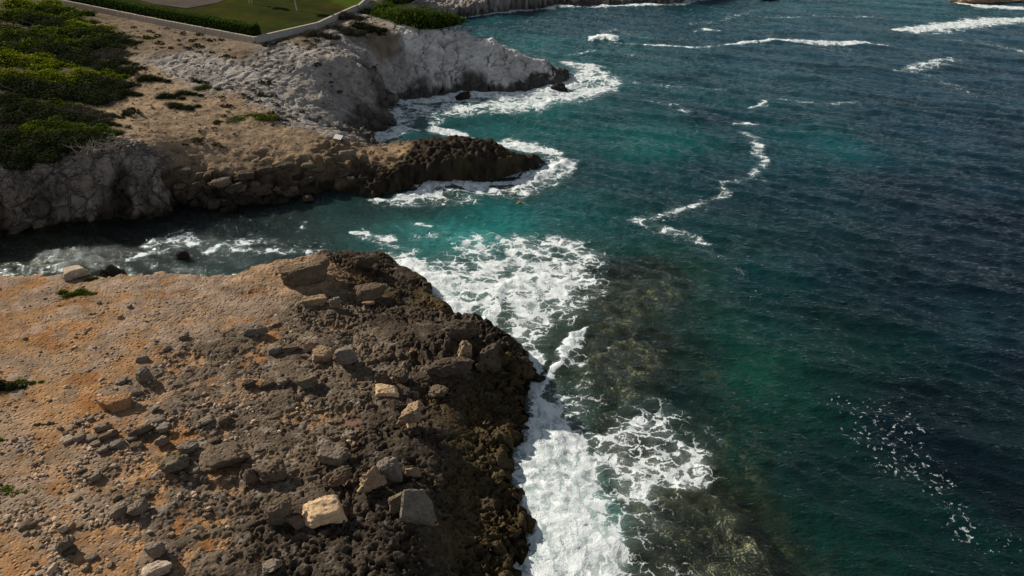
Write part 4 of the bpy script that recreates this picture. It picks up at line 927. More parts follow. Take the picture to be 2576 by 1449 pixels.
# the large loose blocks of the near platform
B('boulder', (766,1214,882,1334), 'slab', 'golden', 'pale golden slab boulder, the brightest stone on the dark rock platform', high=.50, depth=.75, lean=.10, tilt=.16, seed=31)
B('boulder', (677,1266,751,1334), 'block', 'brown', 'grey-brown wedge boulder just left of the golden slab', high=.72, depth=.8, seed=12)
B('boulder', (730,1284,776,1341), 'block', 'brown', 'small dark block wedged between the golden slab and the brown wedge', sub=3, high=.8, seed=14)
B('boulder', (788,1098,898,1188), 'slab', 'grey', 'broad flat-topped grey boulder on bare tan ground', high=.40, depth=.85, lean=.12, yaw=-.5, seed=22)
B('boulder', (810,1176,897,1229), 'pitted', 'brown', 'long pitted brown rock lying in front of the broad flat-topped grey boulder', depth=.5, yaw=.35)
B('boulder', (948,1135,1021,1225), 'pointed', 'slate', 'pointed slate-grey fin of rock leaning behind the upright plate', high=1.15, depth=.7, seed=41)
B('boulder', (906,1160,978,1258), 'jagged', 'tan', 'jagged tan slab leaning on the pointed slate-grey fin', high=.75, depth=.8, lean=.5, seed=43)
B('boulder', (1000,1208,1098,1342), 'plate', 'slate', 'tall upright grey plate of rock tipped at the edge of the ledge', high=1.5, depth=.40, tilt=-.25, lean=.08, yaw=.30, seed=56, sink=.06)
B('boulder', (974,1214,1023,1305), 'block', 'brown', 'narrow brown block stuck against the left side of the upright plate', high=1.5, depth=.7, seed=51)
B('boulder', (1018,1176,1062,1212), 'pointed', 'tan', 'thin tan shark-fin stone right of the pointed fin', sub=3, high=.75, depth=.5, seed=52)
B('boulder', (619,1166,661,1227), 'pitted', 'brown', 'tall pitted stone left of its rounder twin beside orange earth', sub=3, high=1.0, seed=61)
B('boulder', (656,1160,731,1224), 'pitted', 'brown', 'knobbly pitted boulder with holes beside a patch of orange earth', high=.6, seed=62)
B('boulder', (847,878,903,929), 'block', 'slate', 'squarish grey block at the right end of the row of blocks', high=.75, seed=71)
B('boulder', (778,878,852,915), 'block', 'tan', 'wide tan block touching the squarish grey block', high=.42, seed=72)
B('boulder', (712,865,763,893), 'block', 'brown', 'low brown stone in the middle of the row of blocks', sub=3, seed=73)
B('boulder', (676,864,715,896), 'block', 'slate', 'grey stone at the left end of the row of blocks', sub=3, seed=74)
B('boulder', (762,856,800,896), 'pointed', 'tan', 'peaked tan stone behind the wide tan block', sub=3, seed=75)
B('boulder', (696,948,733,976), 'block', 'grey', 'small pale cube-like stone among dark stones', sub=3, seed=76)
B('boulder', (652,952,698,981), 'pitted', 'dark', 'low dark stone left of the pale cube-like stone', sub=3, seed=77)
B('boulder', (753,942,809,982), 'block', 'olive', 'olive-grey flat-faced boulder with a peaked top', high=.6, seed=78)
B('boulder', (611,946,650,980), 'pitted', 'dark', 'dark knob of pitted rock above the large orange patch', sub=3, seed=79)
B('boulder', (946,975,1006,1012), 'block', 'golden', 'bright tan flat block left of the perched pitted boulder', high=.45, seed=81)
B('boulder', (1078,970,1136,1012), 'pitted', 'brown', 'brown pitted boulder right of the perched pitted boulder', seed=82)
B('boulder', (943,926,990,980), 'jagged', 'dark', 'dark jagged rock above the bright tan flat block', seed=83)
B('boulder', (988,930,1034,975), 'jagged', 'dark', 'dark jagged rock behind the perched pitted boulder', seed=84)
B('boulder', (1068,914,1200,976), 'jagged', 'dark', 'long dark overhanging slab with a lit front lip', high=.34, depth=.5, lean=-.12, seed=385)
B('boulder', (1152,868,1190,925), 'jagged', 'tan', 'tan pillar of rock standing among the dark crags', sub=4, high=1.35, seed=86)
B('boulder', (1188,884,1266,975), 'jagged', 'dark', 'biggest dark crag above the breaking wave', high=1.0, depth=.9, seed=87)
B('boulder', (1120,826,1216,890), 'pitted', 'dark', 'broad dark hump of rock at the back of the crags', high=.5, seed=88)
B('boulder', (1255,905,1320,950), 'jagged', 'dark', 'dark wet crag nearest the breaking wave', high=.5, seed=89)
B('boulder', (756,746,829,776), 'slab', 'tan', 'long tan block with an eroded hollow on top', high=.33, depth=.45, seed=91)
B('boulder', (830,748,862,787), 'pitted', 'grey', 'stump-like grey stone right of the long hollowed tan block', sub=3, high=1.0, seed=92)
B('boulder', (880,736,996,765), 'slab', 'brown', 'wide tilted brown slab beside the green rock pool', high=.2, depth=.45, lean=-.10, seed=93)
B('boulder', (912,755,946,775), 'slab', 'tan', 'small tan plank-shaped stone in front of the wide tilted slab', sub=3, high=.3, depth=.4, seed=94)
B('boulder', (604,820,678,850), 'slab', 'slate', 'long low grey stone with a shadowed underside', high=.26, depth=.45, seed=95)
B('boulder', (706,684,845,724), 'slab', 'brown', 'wide flat brown ledge block above the inlet', high=.13, depth=.45, sink=.45, seed=97, lean=-.06)
B('boulder', (890,640,952,690), 'jagged', 'dark', 'dark crag at the inner corner of the inlet', high=.55, seed=98)
B('boulder', (346,925,390,967), 'pitted', 'slate', 'round holed grey boulder casting a shadow on the ochre ground', high=.85, depth=.9, seed=101)
B('boulder', (344,886,379,912), 'block', 'slate', 'smooth pale grey stone above the round holed boulder', sub=3, seed=102)
B('boulder', (291,946,327,970), 'pitted', 'grey', 'flat pitted stone left of the round holed boulder', sub=3, seed=103)
B('boulder', (330,973,360,998), 'round', 'slate', 'small rounded stone below the round holed boulder', sub=3, seed=104)
B('boulder', (409,862,436,884), 'block', 'grey', 'lone cubic stone with a shadow up the ochre slope', sub=3, seed=105)
B('boulder', (452,838,479,860), 'pitted', 'grey', 'small knobbly stone on the upper slope', sub=3, seed=106)
B('boulder', (258,1000,358,1040), 'slab', 'rust', 'flat pinkish slab lying flush with the ochre earth', high=.10, depth=.7, seed=107, sink=.5)
B('boulder', (379,1016,408,1040), 'block', 'slate', 'grey leaning stone right of the flat pinkish slab', sub=3, seed=108)
B('boulder', (569,1013,598,1035), 'pitted', 'dark', 'dark holed stone on the sandy orange patch', sub=3, seed=109)
# the line of heaped stones, lower left
for (bx_, kd, mt_, lb) in [((158,1090,194,1116),'block','pale','pale end stone at the left tip of the stone line'),((190,1085,222,1112),'row','grey','second stone from the left tip of the stone line'),
    ((218,1088,254,1112),'row','grey','third stone from the left tip of the stone line'),((250,1082,302,1108),'row','brown','long stone in the upper middle of the stone line'),((238,1061,285,1086),'pitted','grey','holed stone above the left part of the stone line'),
    ((274,1099,323,1130),'block','slate','largest flat-faced stone on the lower side of the stone line'),((232,1105,260,1124),'row','grey','small stone left of the largest flat-faced stone of the line'),((245,1120,281,1142),'block','grey','lowest stone of the stone line'),
    ((320,1090,352,1112),'row','slate','rounded stone right of the largest flat-faced stone of the line'),((332,1107,366,1134),'block','brown','tilted stone on the lower right of the stone line'),((328,1072,392,1098),'pitted','brown','long pitted stone near the right end of the stone line'),
    ((394,1090,432,1124),'jagged','grey','tall stone closing the right end of the stone line'),((396,1066,434,1094),'block','slate','smooth stone stacked above the right end of the stone line'),((384,1048,420,1070),'row','slate','topmost stone above the right end of the stone line')]:
    B('boulder', bx_, kd, mt_, lb, sub=3, group='stones of the line of heaped stones')
B('boulder', (502,1044,546,1076), 'block', 'grey', 'two-lobed grey stone on the slope right of the stone line', sub=3, seed=121)
B('boulder', (552,1050,580,1075), 'round', 'brown', 'small rounded stone beside the two-lobed grey stone', sub=3, seed=122)
B('boulder', (526,1094,563,1123), 'pitted', 'brown', 'brown stone behind the big flat pitted slab', sub=3, seed=123)
B('boulder', (455,1116,513,1152), 'block', 'slate', 'smooth bluish-grey boulder left of the big flat pitted slab', high=.55, seed=124)
B('boulder', (410,1142,488,1196), 'pitted', 'olive', 'rounded boulder with a dark cavity in its top', high=.55, seed=125)
B('boulder', (496,1116,638,1185), 'slab', 'brown', 'big flat pitted slab raised over shaded red earth', high=.26, depth=.55, seed=126)
B('boulder', (192,1164,226,1199), 'block', 'brown', 'brown split boulder, left half of the pair below the stone line', sub=3, seed=131)
B('boulder', (212,1178,246,1208), 'block', 'grey', 'grey split boulder, right half of the pair below the stone line', sub=3, seed=132)
B('boulder', (283,1246,345,1300), 'slab', 'grey', 'sloping grey boulder, left of the two touching boulders', high=.5, seed=133, lean=-.2)
B('boulder', (328,1254,383,1303), 'pitted', 'grey', 'holed grey boulder, right of the two touching boulders', high=.6, seed=134)
B('boulder', (286,1238,313,1262), 'block', 'olive', 'small stone behind the two touching boulders', sub=3, seed=135)
B('boulder', (148,1346,192,1394), 'jagged', 'olive', 'tall leaning olive-grey stone near the bottom left', sub=4, high=.9, seed=141)
B('boulder', (152,1312,180,1342), 'pointed', 'pale', 'pale pointed stone above the leaning olive-grey stone', sub=3, seed=142)
B('boulder', (162,1370,200,1400), 'pitted', 'dark', 'dark pitted stone right of the leaning olive-grey stone', sub=3, seed=143)
B('boulder', (217,1388,250,1412), 'pitted', 'grey', 'holed stone on the sand flat near the bottom edge', sub=3, seed=144)
B('boulder', (380,1366,427,1412), 'round', 'slate', 'upright rounded boulder at the edge of the sand flat', high=.95, seed=145)
B('boulder', (362,1416,444,1470), 'pointed', 'pale', 'pale peaked boulder cut by the bottom edge of the photo', high=.7, seed=146)
B('boulder', (52,1302,96,1334), 'round', 'brown', 'rounded brown stone at the far lower left', sub=3, seed=147)
B('boulder', (90,1312,128,1300), 'block', 'grey', 'squat grey stone right of the rounded brown stone', sub=3, seed=148) if False else None
B('boulder', (226,1184,262,1214), 'pitted', 'grey', 'knobbly stone below the split pair', sub=3, seed=149)
B('boulder', (660,1420,720,1455), 'slab', 'grey', 'flat grey stone half sunk at the bottom edge', high=.3, seed=150)
# rocks at the near side of the inlet and in the water
B('boulder', (228,666,330,700), 'jagged', 'black', 'big black rock at the water on the near side of the inlet', high=1.25, depth=.7, seed=161, zbase=-.4)
B('boulder', (150,668,226,692), 'jagged', 'black', 'low black rock left of the big black rock by the inlet', high=1.35, seed=162, zbase=-.4)
B('boulder', (155,684,228,704), 'slab', 'pale', 'pale rounded outcrop in front of the black rocks', high=.22, seed=163)
B('boulder', (-10,672,62,704), 'jagged', 'slate', 'grey wet rock at the left end of the inlet shore', high=1.3, seed=164, zbase=-.4)
B('sea_rock', (443,635,478,653), 'jagged', 'black', 'small black rock alone in the calm inlet water', sub=3, high=.6, seed=165, cat='rock', sink=.6)
B('sea_rock', (1296,505,1318,517), 'jagged', 'rust', 'small brown rock tip awash in open turquoise water', sub=3, high=.5, seed=166, cat='rock', sink=.5)
B('sea_rock', (757,488,792,512), 'jagged', 'dark', 'dark rock standing in the water off the far inlet shore', sub=3, high=.5, seed=167, cat='rock', sink=.4)
B('sea_rock', (1335,932,1376,962), 'jagged', 'black', 'thin black spur of rock pointing into the breaking wave', sub=3, high=.25, depth=.4, seed=168, cat='rock', sink=.4)
B('sea_rock', (1140,238,1185,254), 'jagged', 'black', 'black rock awash under the grey headland', sub=3, high=.35, seed=169, cat='rock', sink=.5)
B('sea_rock', (1378,214,1432,234), 'jagged', 'black', 'black rocks breaking the foam below the headland tip', sub=3, high=.3, seed=170, cat='rock', sink=.5)
# boulders along the far side of the inlet
for (bx_, kd, mt_, lb) in [((536,459,592,491),'round','olive','smooth grey boulder on the far inlet shore'),((478,466,542,523),'block','dark','big brown boulder under the overhang of the far inlet shore'),((524,490,560,527),'block','dark','brown boulder at the water right of the overhang'),
    ((582,478,622,512),'block','dark','round brown boulder below the smooth grey one'),((618,466,695,516),'jagged','dark','widest dark boulder on the far inlet shore'),((555,505,592,532),'block','black','low dark boulder at the foot of the far inlet shore'),
    ((724,415,753,437),'block','slate','small grey block high on the far inlet shore'),((758,421,797,441),'round','olive','oval olive-grey stone right of the small grey block'),((855,382,900,402),'round','slate','oval grey stone below the white slatted panel'),
    ((26,552,80,586),'jagged','dark','dark boulder at the foot of the cracked grey cliff'),((86,541,122,574),'pointed','brown','upright stone at the foot of the cracked grey cliff'),((330,535,420,556),'jagged','black','long black rock at the foot of the cracked grey cliff'),
    ((700,470,760,500),'jagged','dark','dark rock right of the widest dark boulder'),((600,440,650,470),'block','dark','brown boulder above the round brown ones'),((440,440,500,478),'slab','dark','brown overhanging block at the edge of the dark cleft')]:
    B('boulder', bx_, kd, mt_, lb, sub=3)
heap = []
rh = np.random.default_rng(55)
for q in range(26):
    hx = 446 + 18.2 * q + rh.uniform(-7, 7); low = 524 - 40 * min(1, max(0, (hx - 600) / 230)); hy = low - rh.uniform(2, 62) * (1 if q % 2 else .35)
    heap.append((hx, hy, rh.uniform(22, 52)))
for q, (hx, hy, hw) in enumerate(sorted(heap)):
    B('boulder', (hx - hw / 2, hy - hw * .6, hx + hw / 2, hy), ['block', 'jagged', 'block', 'pitted'][q % 4], ['dark', 'brown', 'black', 'dark', 'olive'][q % 5], 'rough dark boulder of the heap along the far inlet shore, number %s from the left' % ['one', 'two', 'three', 'four', 'five', 'six', 'seven', 'eight', 'nine', 'ten', 'eleven', 'twelve', 'thirteen', 'fourteen', 'fifteen', 'sixteen', 'seventeen', 'eighteen', 'nineteen', 'twenty', 'twenty-one', 'twenty-two', 'twenty-three', 'twenty-four', 'twenty-five', 'twenty-six'][q],
      sub=3, seed=800 + q, group='boulders heaped along the far inlet shore', sink=.35, yaw=rh.uniform(-.6, .6))
# boulder perched on a stalk
P, t = hit(1032, 1098)
zt = float(surf_z(P[0], P[1] + .8)[0])
o = link('perched_boulder', None, loc=(P[0], P[1] + .7, zt), label='large pitted boulder perched on a narrow stalk above a dark hole', cat='boulder')
V, F = rock_verts(205, 'pitted', 4); V = V * np.array((1.12, .85, .62)) + np.array((.12, .1, 1.25))
a = math.radians(-20); V[:, 2] += .28 * V[:, 0]
link('boulder_head', mesh_np('boulder_head', V, F, M_ROCK['tan'], True), o)
V, F = rock_verts(206, 'jagged', 3); V = V * np.array((.42, .4, .75)) + np.array((.0, 0, .25))
link('stalk', mesh_np('stalk', V, F, M_ROCK['golden'], True), o)

# single loose stones over the platform, each an object of its own
rg = np.random.default_rng(77)
protos = []
for i in range(10):
    V, F = rock_verts(300 + i, ['block', 'row', 'pitted', 'round', 'block'][i % 5], 2)
    protos.append((V * np.array((.5, .42, .36)), F))
mkeys = ['grey', 'grey', 'tan', 'tan', 'pale']
shared = {(i, mk): mesh_np('loose_stone', protos[i][0], protos[i][1], M_ROCK[mk], True) for i in range(10) for mk in set(mkeys)}
def stone_spots(n, zones):
    r = []
    wts = np.array([q[4] for q in zones], float); wts /= wts.sum()
    while len(r) < n:
        q = zones[rg.choice(len(zones), p=wts)]
        r.append((rg.normal(q[0], q[2]), rg.normal(q[1], q[3])))
    return r
ZN = [(150,1180,110,70,3),(130,1330,110,80,4),(280,1180,120,60,2),(300,1050,140,40,1.5),(200,1400,120,50,3),(600,930,120,60,2),(750,1000,120,60,1.5),(450,1250,120,60,1.5),(350,800,180,60,1.0),(900,1000,80,60,1),(560,1080,60,40,1.5),(850,820,80,40,.6),(250,740,160,30,.5)]
placed = 0
for (qx, qy) in stone_spots(420, ZN):
    if placed >= 120 or not (-20 < qx < 1180 and 705 < qy < 1475): continue
    x_, y_ = W(qx, qy, 4.3)
    if poly_sd(COAST_A, np.array([x_]), np.array([y_]))[0] < 3: continue
    if perlin2(np.array([x_ / 3.5]), np.array([y_ / 3.5]), 409)[0] < rg.uniform(-.3, .25): continue
    s = float(np.clip(rg.lognormal(-1.05, .32), .22, .75))
    z_ = float(surf_z(x_, y_)[0])
    o = link('loose_stone', shared[(int(rg.integers(10)), mkeys[int(rg.integers(5))])], loc=(x_, y_, z_ + .10 * s),
             label='small weathered stone lying loose on the near rock platform', cat='stone', group='loose stones scattered over the near platform')
    o.rotation_euler = (rg.uniform(-.3, .3), rg.uniform(-.3, .3), rg.uniform(0, 6.28)); o.scale = (s, s * rg.uniform(.7, 1.1), s * rg.uniform(.6, 1.1))
    placed += 1
# pebbles nobody could count
def scatter(name, spots, smin, smax, mat, sub=0, flat=.7):
    n = len(spots); u, F = ICO[sub]
    s = rg.lognormal(0, .45, n) * (smin + smax) / 2; s = np.clip(s, smin, smax)
    a = rg.uniform(0, 6.28, n); ca, sa = np.cos(a), np.sin(a)
    v = u[None] * (1 + rg.uniform(-.28, .28, (n, len(u), 1)))
    v = v * np.stack([s, s * rg.uniform(.6, 1, n), s * rg.uniform(.45, flat, n)], -1)[:, None]
    vx = v[..., 0] * ca[:, None] - v[..., 1] * sa[:, None]; vy = v[..., 0] * sa[:, None] + v[..., 1] * ca[:, None]
    V = np.stack([vx, vy, v[..., 2]], -1) + np.array(spots)[:, None]
    FF = F[None] + (np.arange(n) * len(u))[:, None, None]
    c = np.array([ROCK_RGB['grey'], ROCK_RGB['tan'], ROCK_RGB['brown'], ROCK_RGB['slate'], (.34, .25, .18)])[rg.integers(0, 5, n)] * rg.uniform(.9, 1.6, (n, 1))
    return link(name, mesh_np(name, V.reshape(-1, 3), FF.reshape(-1, 3), mat, False, {'col': np.repeat(c, len(u), 0)}), kind='stuff')
sp = []
cand = np.array(stone_spots(7500, ZN + [(300,900,250,120,4),(120,1150,140,160,6)]))
cand = cand[(cand[:, 0] > -80) & (cand[:, 0] < 1150) & (cand[:, 1] > 700) & (cand[:, 1] < 1500)]
xy = np.array([W(a_, b_, 4.5) for a_, b_ in cand]); ok = poly_sd(COAST_A, xy[:, 0], xy[:, 1]) > 2
clump = perlin2(xy[:, 0] / 2.2, xy[:, 1] / 2.2, 401)
ok &= clump > rg.uniform(-.02, .55, len(xy)); ok &= RA(xy[:, 0], xy[:, 1]) < rg.uniform(.35, 1.0, len(xy)); xy = xy[ok]
zz_ = surf_z(xy[:, 0], xy[:, 1])
scatter('pebbles', np.c_[xy, zz_ + .02], .05, .20, rock_mat('pebble_stone', fine=9, bump=.02, var=.25))
n = 2600
px_ = rg.uniform(150, 900, n); py_ = rg.uniform(85, 400, n)
xy = np.array([W(a_, b_, 8.2) for a_, b_ in zip(px_, py_)])
kq = KB(xy[:, 0], xy[:, 1]); dq = poly_sd(COAST_B, xy[:, 0], xy[:, 1]); dlq = poly_sd(LAWN_POLY, xy[:, 0], xy[:, 1])
ok = (dq > 4) & (dlq < -1.5) & ((kq['soil'] * .55 + kq['grey'] * .9 + kq['earth2'] * .6 + kq['earth'] * .8) > rg.uniform(0, 1, n)); xy = xy[ok]
scatter('hillside_stones', np.c_[xy, surf_z(xy[:, 0], xy[:, 1]) + .03], .04, .20, rock_mat('hillside_stone', fine=5, bump=.03, var=.25), flat=.6)

# rain pools on the platform
mp, nt = new_mat('pool_water'); g = NT(nt); p = g.n('ShaderNodeBsdfPrincipled'); p.inputs['Base Color'].default_value = (.048,.046,.030,1); p.inputs['Roughness'].default_value = .12
o_ = g.n('ShaderNodeOutputMaterial'); g.l(p.outputs[0], o_.inputs[0])
mm, nt = new_mat('pool_mud'); g = NT(nt); p = g.n('ShaderNodeBsdfPrincipled'); p.inputs['Base Color'].default_value = (.15,.075,.042,1); p.inputs['Roughness'].default_value = .35
o_ = g.n('ShaderNodeOutputMaterial'); g.l(p.outputs[0], o_.inputs[0])
for i, (pp, a_, b_, ck) in enumerate(POOLS):
    cx, cy = W(*pp); t = np.linspace(0, 2 * math.pi, 36, endpoint=False)
    pz = POOL_Z[i]
    V = np.r_[[(0, 0, 0)], np.c_[np.cos(t) * a_ * 1.6, np.sin(t) * b_ * 1.6, 0 * t]]
    F = np.array([(0, k_ + 1, (k_ + 1) % 36 + 1) for k_ in range(36)])
    link('rock_pool', mesh_np('rock_pool', V, F, mm if ck == 'mud' else mp), loc=(cx, cy, pz), kind='structure')

# white slatted panel and a pole near the cleft
mw, nt = new_mat('white_plastic'); g = NT(nt); p = g.n('ShaderNodeBsdfPrincipled'); p.inputs['Base Color'].default_value = (.80,.80,.78,1); p.inputs['Roughness'].default_value = .5
o_ = g.n('ShaderNodeOutputMaterial'); g.l(p.outputs[0], o_.inputs[0])
def box_mesh(name, size, mat, off=(0, 0, 0)):
    sx_, sy_, sz_ = [q / 2 for q in size]
    V = np.array([(a, b, c) for c in (-sz_, sz_) for b in (-sy_, sy_) for a in (-sx_, sx_)]) + np.array(off)
    F = [(0,2,3,1),(4,5,7,6),(0,1,5,4),(2,6,7,3),(0,4,6,2),(1,3,7,5)]
    return mesh_np(name, V, F, mat, False)
P, t = hit(851, 348); zp = float(surf_z(P[0], P[1])[0])
r0 = link('slatted_panel', None, loc=(P[0], P[1], zp + .25), label='small white slatted panel lying at the edge of the orange rock', cat='panel')
r0.rotation_euler = (.30, .12, -.25)
fr_ = mesh_np('frame', *(lambda bs: (np.concatenate([b_[0] for b_ in bs]), np.concatenate([b_[1] + 8 * i for i, b_ in enumerate(bs)])))([
    (np.array([(a, b, c) for c in (-.03, .03) for b in (y_ - .05, y_ + .05) for a in (-.55, .55)]), np.array([(0,2,3,1),(4,5,7,6),(0,1,5,4),(2,6,7,3),(0,4,6,2),(1,3,7,5)])) for y_ in (-.38, .38)]), mw, False)
link('frame', fr_, r0)
sl_ = box_mesh('slat', (.16, .9, .04), mw)
for i in range(5): link('slat', sl_, r0, loc=(-.46 + .23 * i, 0, .04))
P, t = hit(948, 392); zp = float(surf_z(P[0], P[1])[0])
pole = box_mesh('wooden_pole', (.07, .07, 2.6), M_ROCK['pale'])
o = link('wooden_pole', pole, loc=(P[0], P[1], zp + .9), label='thin pale pole leaning in the dark cleft behind the reef', cat='pole'); o.rotation_euler = (.3, .75, 0)
# ------------------------------------------------------------------ garden: lawn, walls, hedge, young trees
def foliage_mat(name, rgb, rgb2, trans=.35, sc=1.2):
    m, nt = new_mat(name); g = NT(nt)
    co = g.n('ShaderNodeNewGeometry').outputs['Position']; a = g.attr('tip').outputs['Fac']
    nz = g.noise(co, sc, 3, .6).outputs[0]; nz2 = g.noise(co, sc * 7, 2, .5).outputs[0]
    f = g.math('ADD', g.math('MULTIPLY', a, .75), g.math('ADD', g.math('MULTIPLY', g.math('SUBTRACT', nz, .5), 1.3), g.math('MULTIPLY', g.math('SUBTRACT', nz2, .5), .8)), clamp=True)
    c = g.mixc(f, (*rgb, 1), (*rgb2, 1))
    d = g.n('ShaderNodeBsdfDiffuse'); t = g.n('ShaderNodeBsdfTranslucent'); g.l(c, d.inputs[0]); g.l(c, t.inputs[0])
    mx = g.n('ShaderNodeMixShader'); mx.inputs[0].default_value = trans; g.l(d.outputs[0], mx.inputs[1]); g.l(t.outputs[0], mx.inputs[2])
    o = g.n('ShaderNodeOutputMaterial'); g.l(mx.outputs[0], o.inputs[0]); return m
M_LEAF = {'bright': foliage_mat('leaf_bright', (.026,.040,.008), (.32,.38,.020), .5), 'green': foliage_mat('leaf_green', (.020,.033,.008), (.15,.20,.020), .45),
          'dark': foliage_mat('leaf_dark', (.016,.022,.010), (.045,.058,.022), .25), 'grey': foliage_mat('leaf_grey', (.040,.036,.028), (.085,.078,.058), .2),
          'hedge': foliage_mat('leaf_hedge', (.022,.042,.010), (.075,.125,.022), .35, 2.0)}
def leaf_cards(P, Nn, size, rs, up=.5, tip=None):
    """one small two-triangle leaf clump per point, turned roughly along the surface normal"""
    n = len(P)
    d = Nn + rs.normal(0, .55, (n, 3)); d[:, 2] += up; d /= np.linalg.norm(d, axis=1, keepdims=True)
    t = np.cross(d, rs.normal(0, 1, (n, 3))); t /= np.linalg.norm(t, axis=1, keepdims=True)
    b = np.cross(d, t)
    s = size * rs.uniform(.6, 1.35, (n, 1))
    q = np.stack([P - t * s * .45, P + b * s * .32 + d * s * .1, P + t * s * .55 + d * s * .18, P - b * s * .32 + d * s * .1], 1)
    F = np.arange(4 * n).reshape(n, 4)
    tp = np.repeat(tip if tip is not None else rs.uniform(0, 1, n), 4)
    return q.reshape(-1, 3), F, tp
def shrub_mesh(name, lumps, leaf, n, mat, seed, mound=True):
    """foliage of a low shrub: leaf clumps over a set of overlapping lumps (x, y, z, rx, ry, rz)"""
    rs = np.random.default_rng(seed); L = np.array(lumps, float)
    ar = L[:, 3] * L[:, 4] + L[:, 3] * L[:, 5]; pick = rs.choice(len(L), n, p=ar / ar.sum())
    u = rs.normal(0, 1, (n, 3)); u /= np.linalg.norm(u, axis=1, keepdims=True); u[:, 2] = np.where(u[:, 2] < -.15, -u[:, 2], u[:, 2])
    R_ = L[pick, 3:6]
    bump = 1 + .16 * perlin3(u[:, 0] * 2.4 + pick * 7.1, u[:, 1] * 2.4, u[:, 2] * 2.4, seed) + .10 * perlin3(u[:, 0] * 6 + pick, u[:, 1] * 6, u[:, 2] * 6, seed + 1)
    rad = bump * (1 - .28 * rs.uniform(0, 1, n) ** 2)
    P = L[pick, :3] + u * R_ * rad[:, None]
    ok = P[:, 2] > -.05; P, u, R_, rad = P[ok], u[ok], R_[ok], rad[ok]
    Nn = u / R_; Nn /= np.linalg.norm(Nn, axis=1, keepdims=True)
    tip = np.clip(.12 + .68 * sstep(.75, 1.1, rad) * (0.35 + .65 * np.clip(u[:, 2], 0, 1)) + rs.normal(0, .12, len(P)), 0, 1)  # sunlit tops painted into the leaf colour: upper outer leaves lighter, lower ones darker
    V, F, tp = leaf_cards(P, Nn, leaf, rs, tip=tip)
    cv, cf = ICO[1]; cq = np.concatenate([cf, cf[:, 2:3]], 1)
    Vs, Fs, ts = [V], [F], [tp]; off = len(V)
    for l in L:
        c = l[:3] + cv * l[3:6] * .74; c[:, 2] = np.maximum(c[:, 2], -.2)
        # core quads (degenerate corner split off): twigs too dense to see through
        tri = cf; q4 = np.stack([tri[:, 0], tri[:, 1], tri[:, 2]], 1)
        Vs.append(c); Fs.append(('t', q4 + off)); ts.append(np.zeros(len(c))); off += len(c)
    Vv = np.concatenate(Vs); faces = [tuple(f) for f in F] if False else None
    # triangles everywhere keeps one index array
    T = [np.r_[F[:, [0, 1, 2]], F[:, [0, 2, 3]]]] + [f[1] for f in Fs[1:]]
    return mesh_np(name, Vv, np.concatenate(T), mat, False, {'tip': np.concatenate(ts)})
M_BARK = rock_mat('bark_grey', (.16,.135,.11), fine=8, bump=.02, var=.3)
def tube(pts, rad, seg=6):
    pts = np.array(pts, float); V = []; F = []
    for i, p in enumerate(pts):
        d = pts[min(i + 1, len(pts) - 1)] - pts[max(i - 1, 0)]; d /= np.linalg.norm(d) + 1e-9
        a = np.cross(d, (0.31, .9, .2)); a /= np.linalg.norm(a); b = np.cross(d, a)
        for k_ in range(seg):
            t = 2 * math.pi * k_ / seg; V.append(p + (a * math.cos(t) + b * math.sin(t)) * rad[i])
    for i in range(len(pts) - 1):
        for k_ in range(seg):
            F.append((i * seg + k_, i * seg + (k_ + 1) % seg, (i + 1) * seg + (k_ + 1) % seg, (i + 1) * seg + k_))
    return np.array(V), np.array(F)
def tubes_mesh(name, lst, mat):
    V = []; F = []; o_ = 0
    for pts, rad in lst:
        v, f = tube(pts, rad); V.append(v); F.append(f + o_); o_ += len(v)
    return mesh_np(name, np.concatenate(V), np.concatenate(F), mat, True)

LZ = 11.22
lx = spaced((LAWN_POLY[:, 0].min(), LAWN_POLY[:, 0].max(), .8)); ly = spaced((LAWN_POLY[:, 1].min(), LAWN_POLY[:, 1].max(), .8))
GX, GY = np.meshgrid(lx, ly); sd = poly_sd(LAWN_POLY, GX.ravel(), GY.ravel())
F, kk = grid_faces(len(lx), len(ly), sd > .05)
x, y = GX.ravel()[kk], GY.ravel()[kk]
PATIO = WP([(300,-30,LZ),(330,-4,LZ),(392,12,LZ),(470,22,LZ),(548,8,LZ),(600,-14,LZ),(700,-60,LZ),(400,-70,LZ)])
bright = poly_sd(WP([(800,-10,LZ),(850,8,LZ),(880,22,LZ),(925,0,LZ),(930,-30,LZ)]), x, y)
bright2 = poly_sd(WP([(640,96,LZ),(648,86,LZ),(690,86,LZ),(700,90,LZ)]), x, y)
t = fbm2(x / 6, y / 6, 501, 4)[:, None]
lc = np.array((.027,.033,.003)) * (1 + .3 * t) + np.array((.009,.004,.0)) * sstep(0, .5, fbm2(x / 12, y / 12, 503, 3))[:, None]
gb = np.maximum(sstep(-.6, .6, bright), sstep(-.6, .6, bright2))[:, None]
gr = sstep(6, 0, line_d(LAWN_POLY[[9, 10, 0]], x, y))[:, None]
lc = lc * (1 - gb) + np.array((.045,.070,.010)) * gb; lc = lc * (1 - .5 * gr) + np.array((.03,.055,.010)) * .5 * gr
M_LAWN = rock_mat('lawn_grass', fine=6, bump=.05, var=.22)
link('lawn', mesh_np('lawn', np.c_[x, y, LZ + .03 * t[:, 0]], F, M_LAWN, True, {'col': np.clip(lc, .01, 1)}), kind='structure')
pv = np.r_[np.c_[PATIO, np.full(len(PATIO), LZ + .10)], np.c_[PATIO, np.full(len(PATIO), LZ - .1)]]; npt = len(PATIO)
pm = bpy.data.meshes.new('patio'); pm.from_pydata([tuple(v) for v in pv], [], [tuple(range(npt))[::-1] if False else tuple(range(npt))] + [(i, i + npt, (i + 1) % npt + npt, (i + 1) % npt) for i in range(npt)])
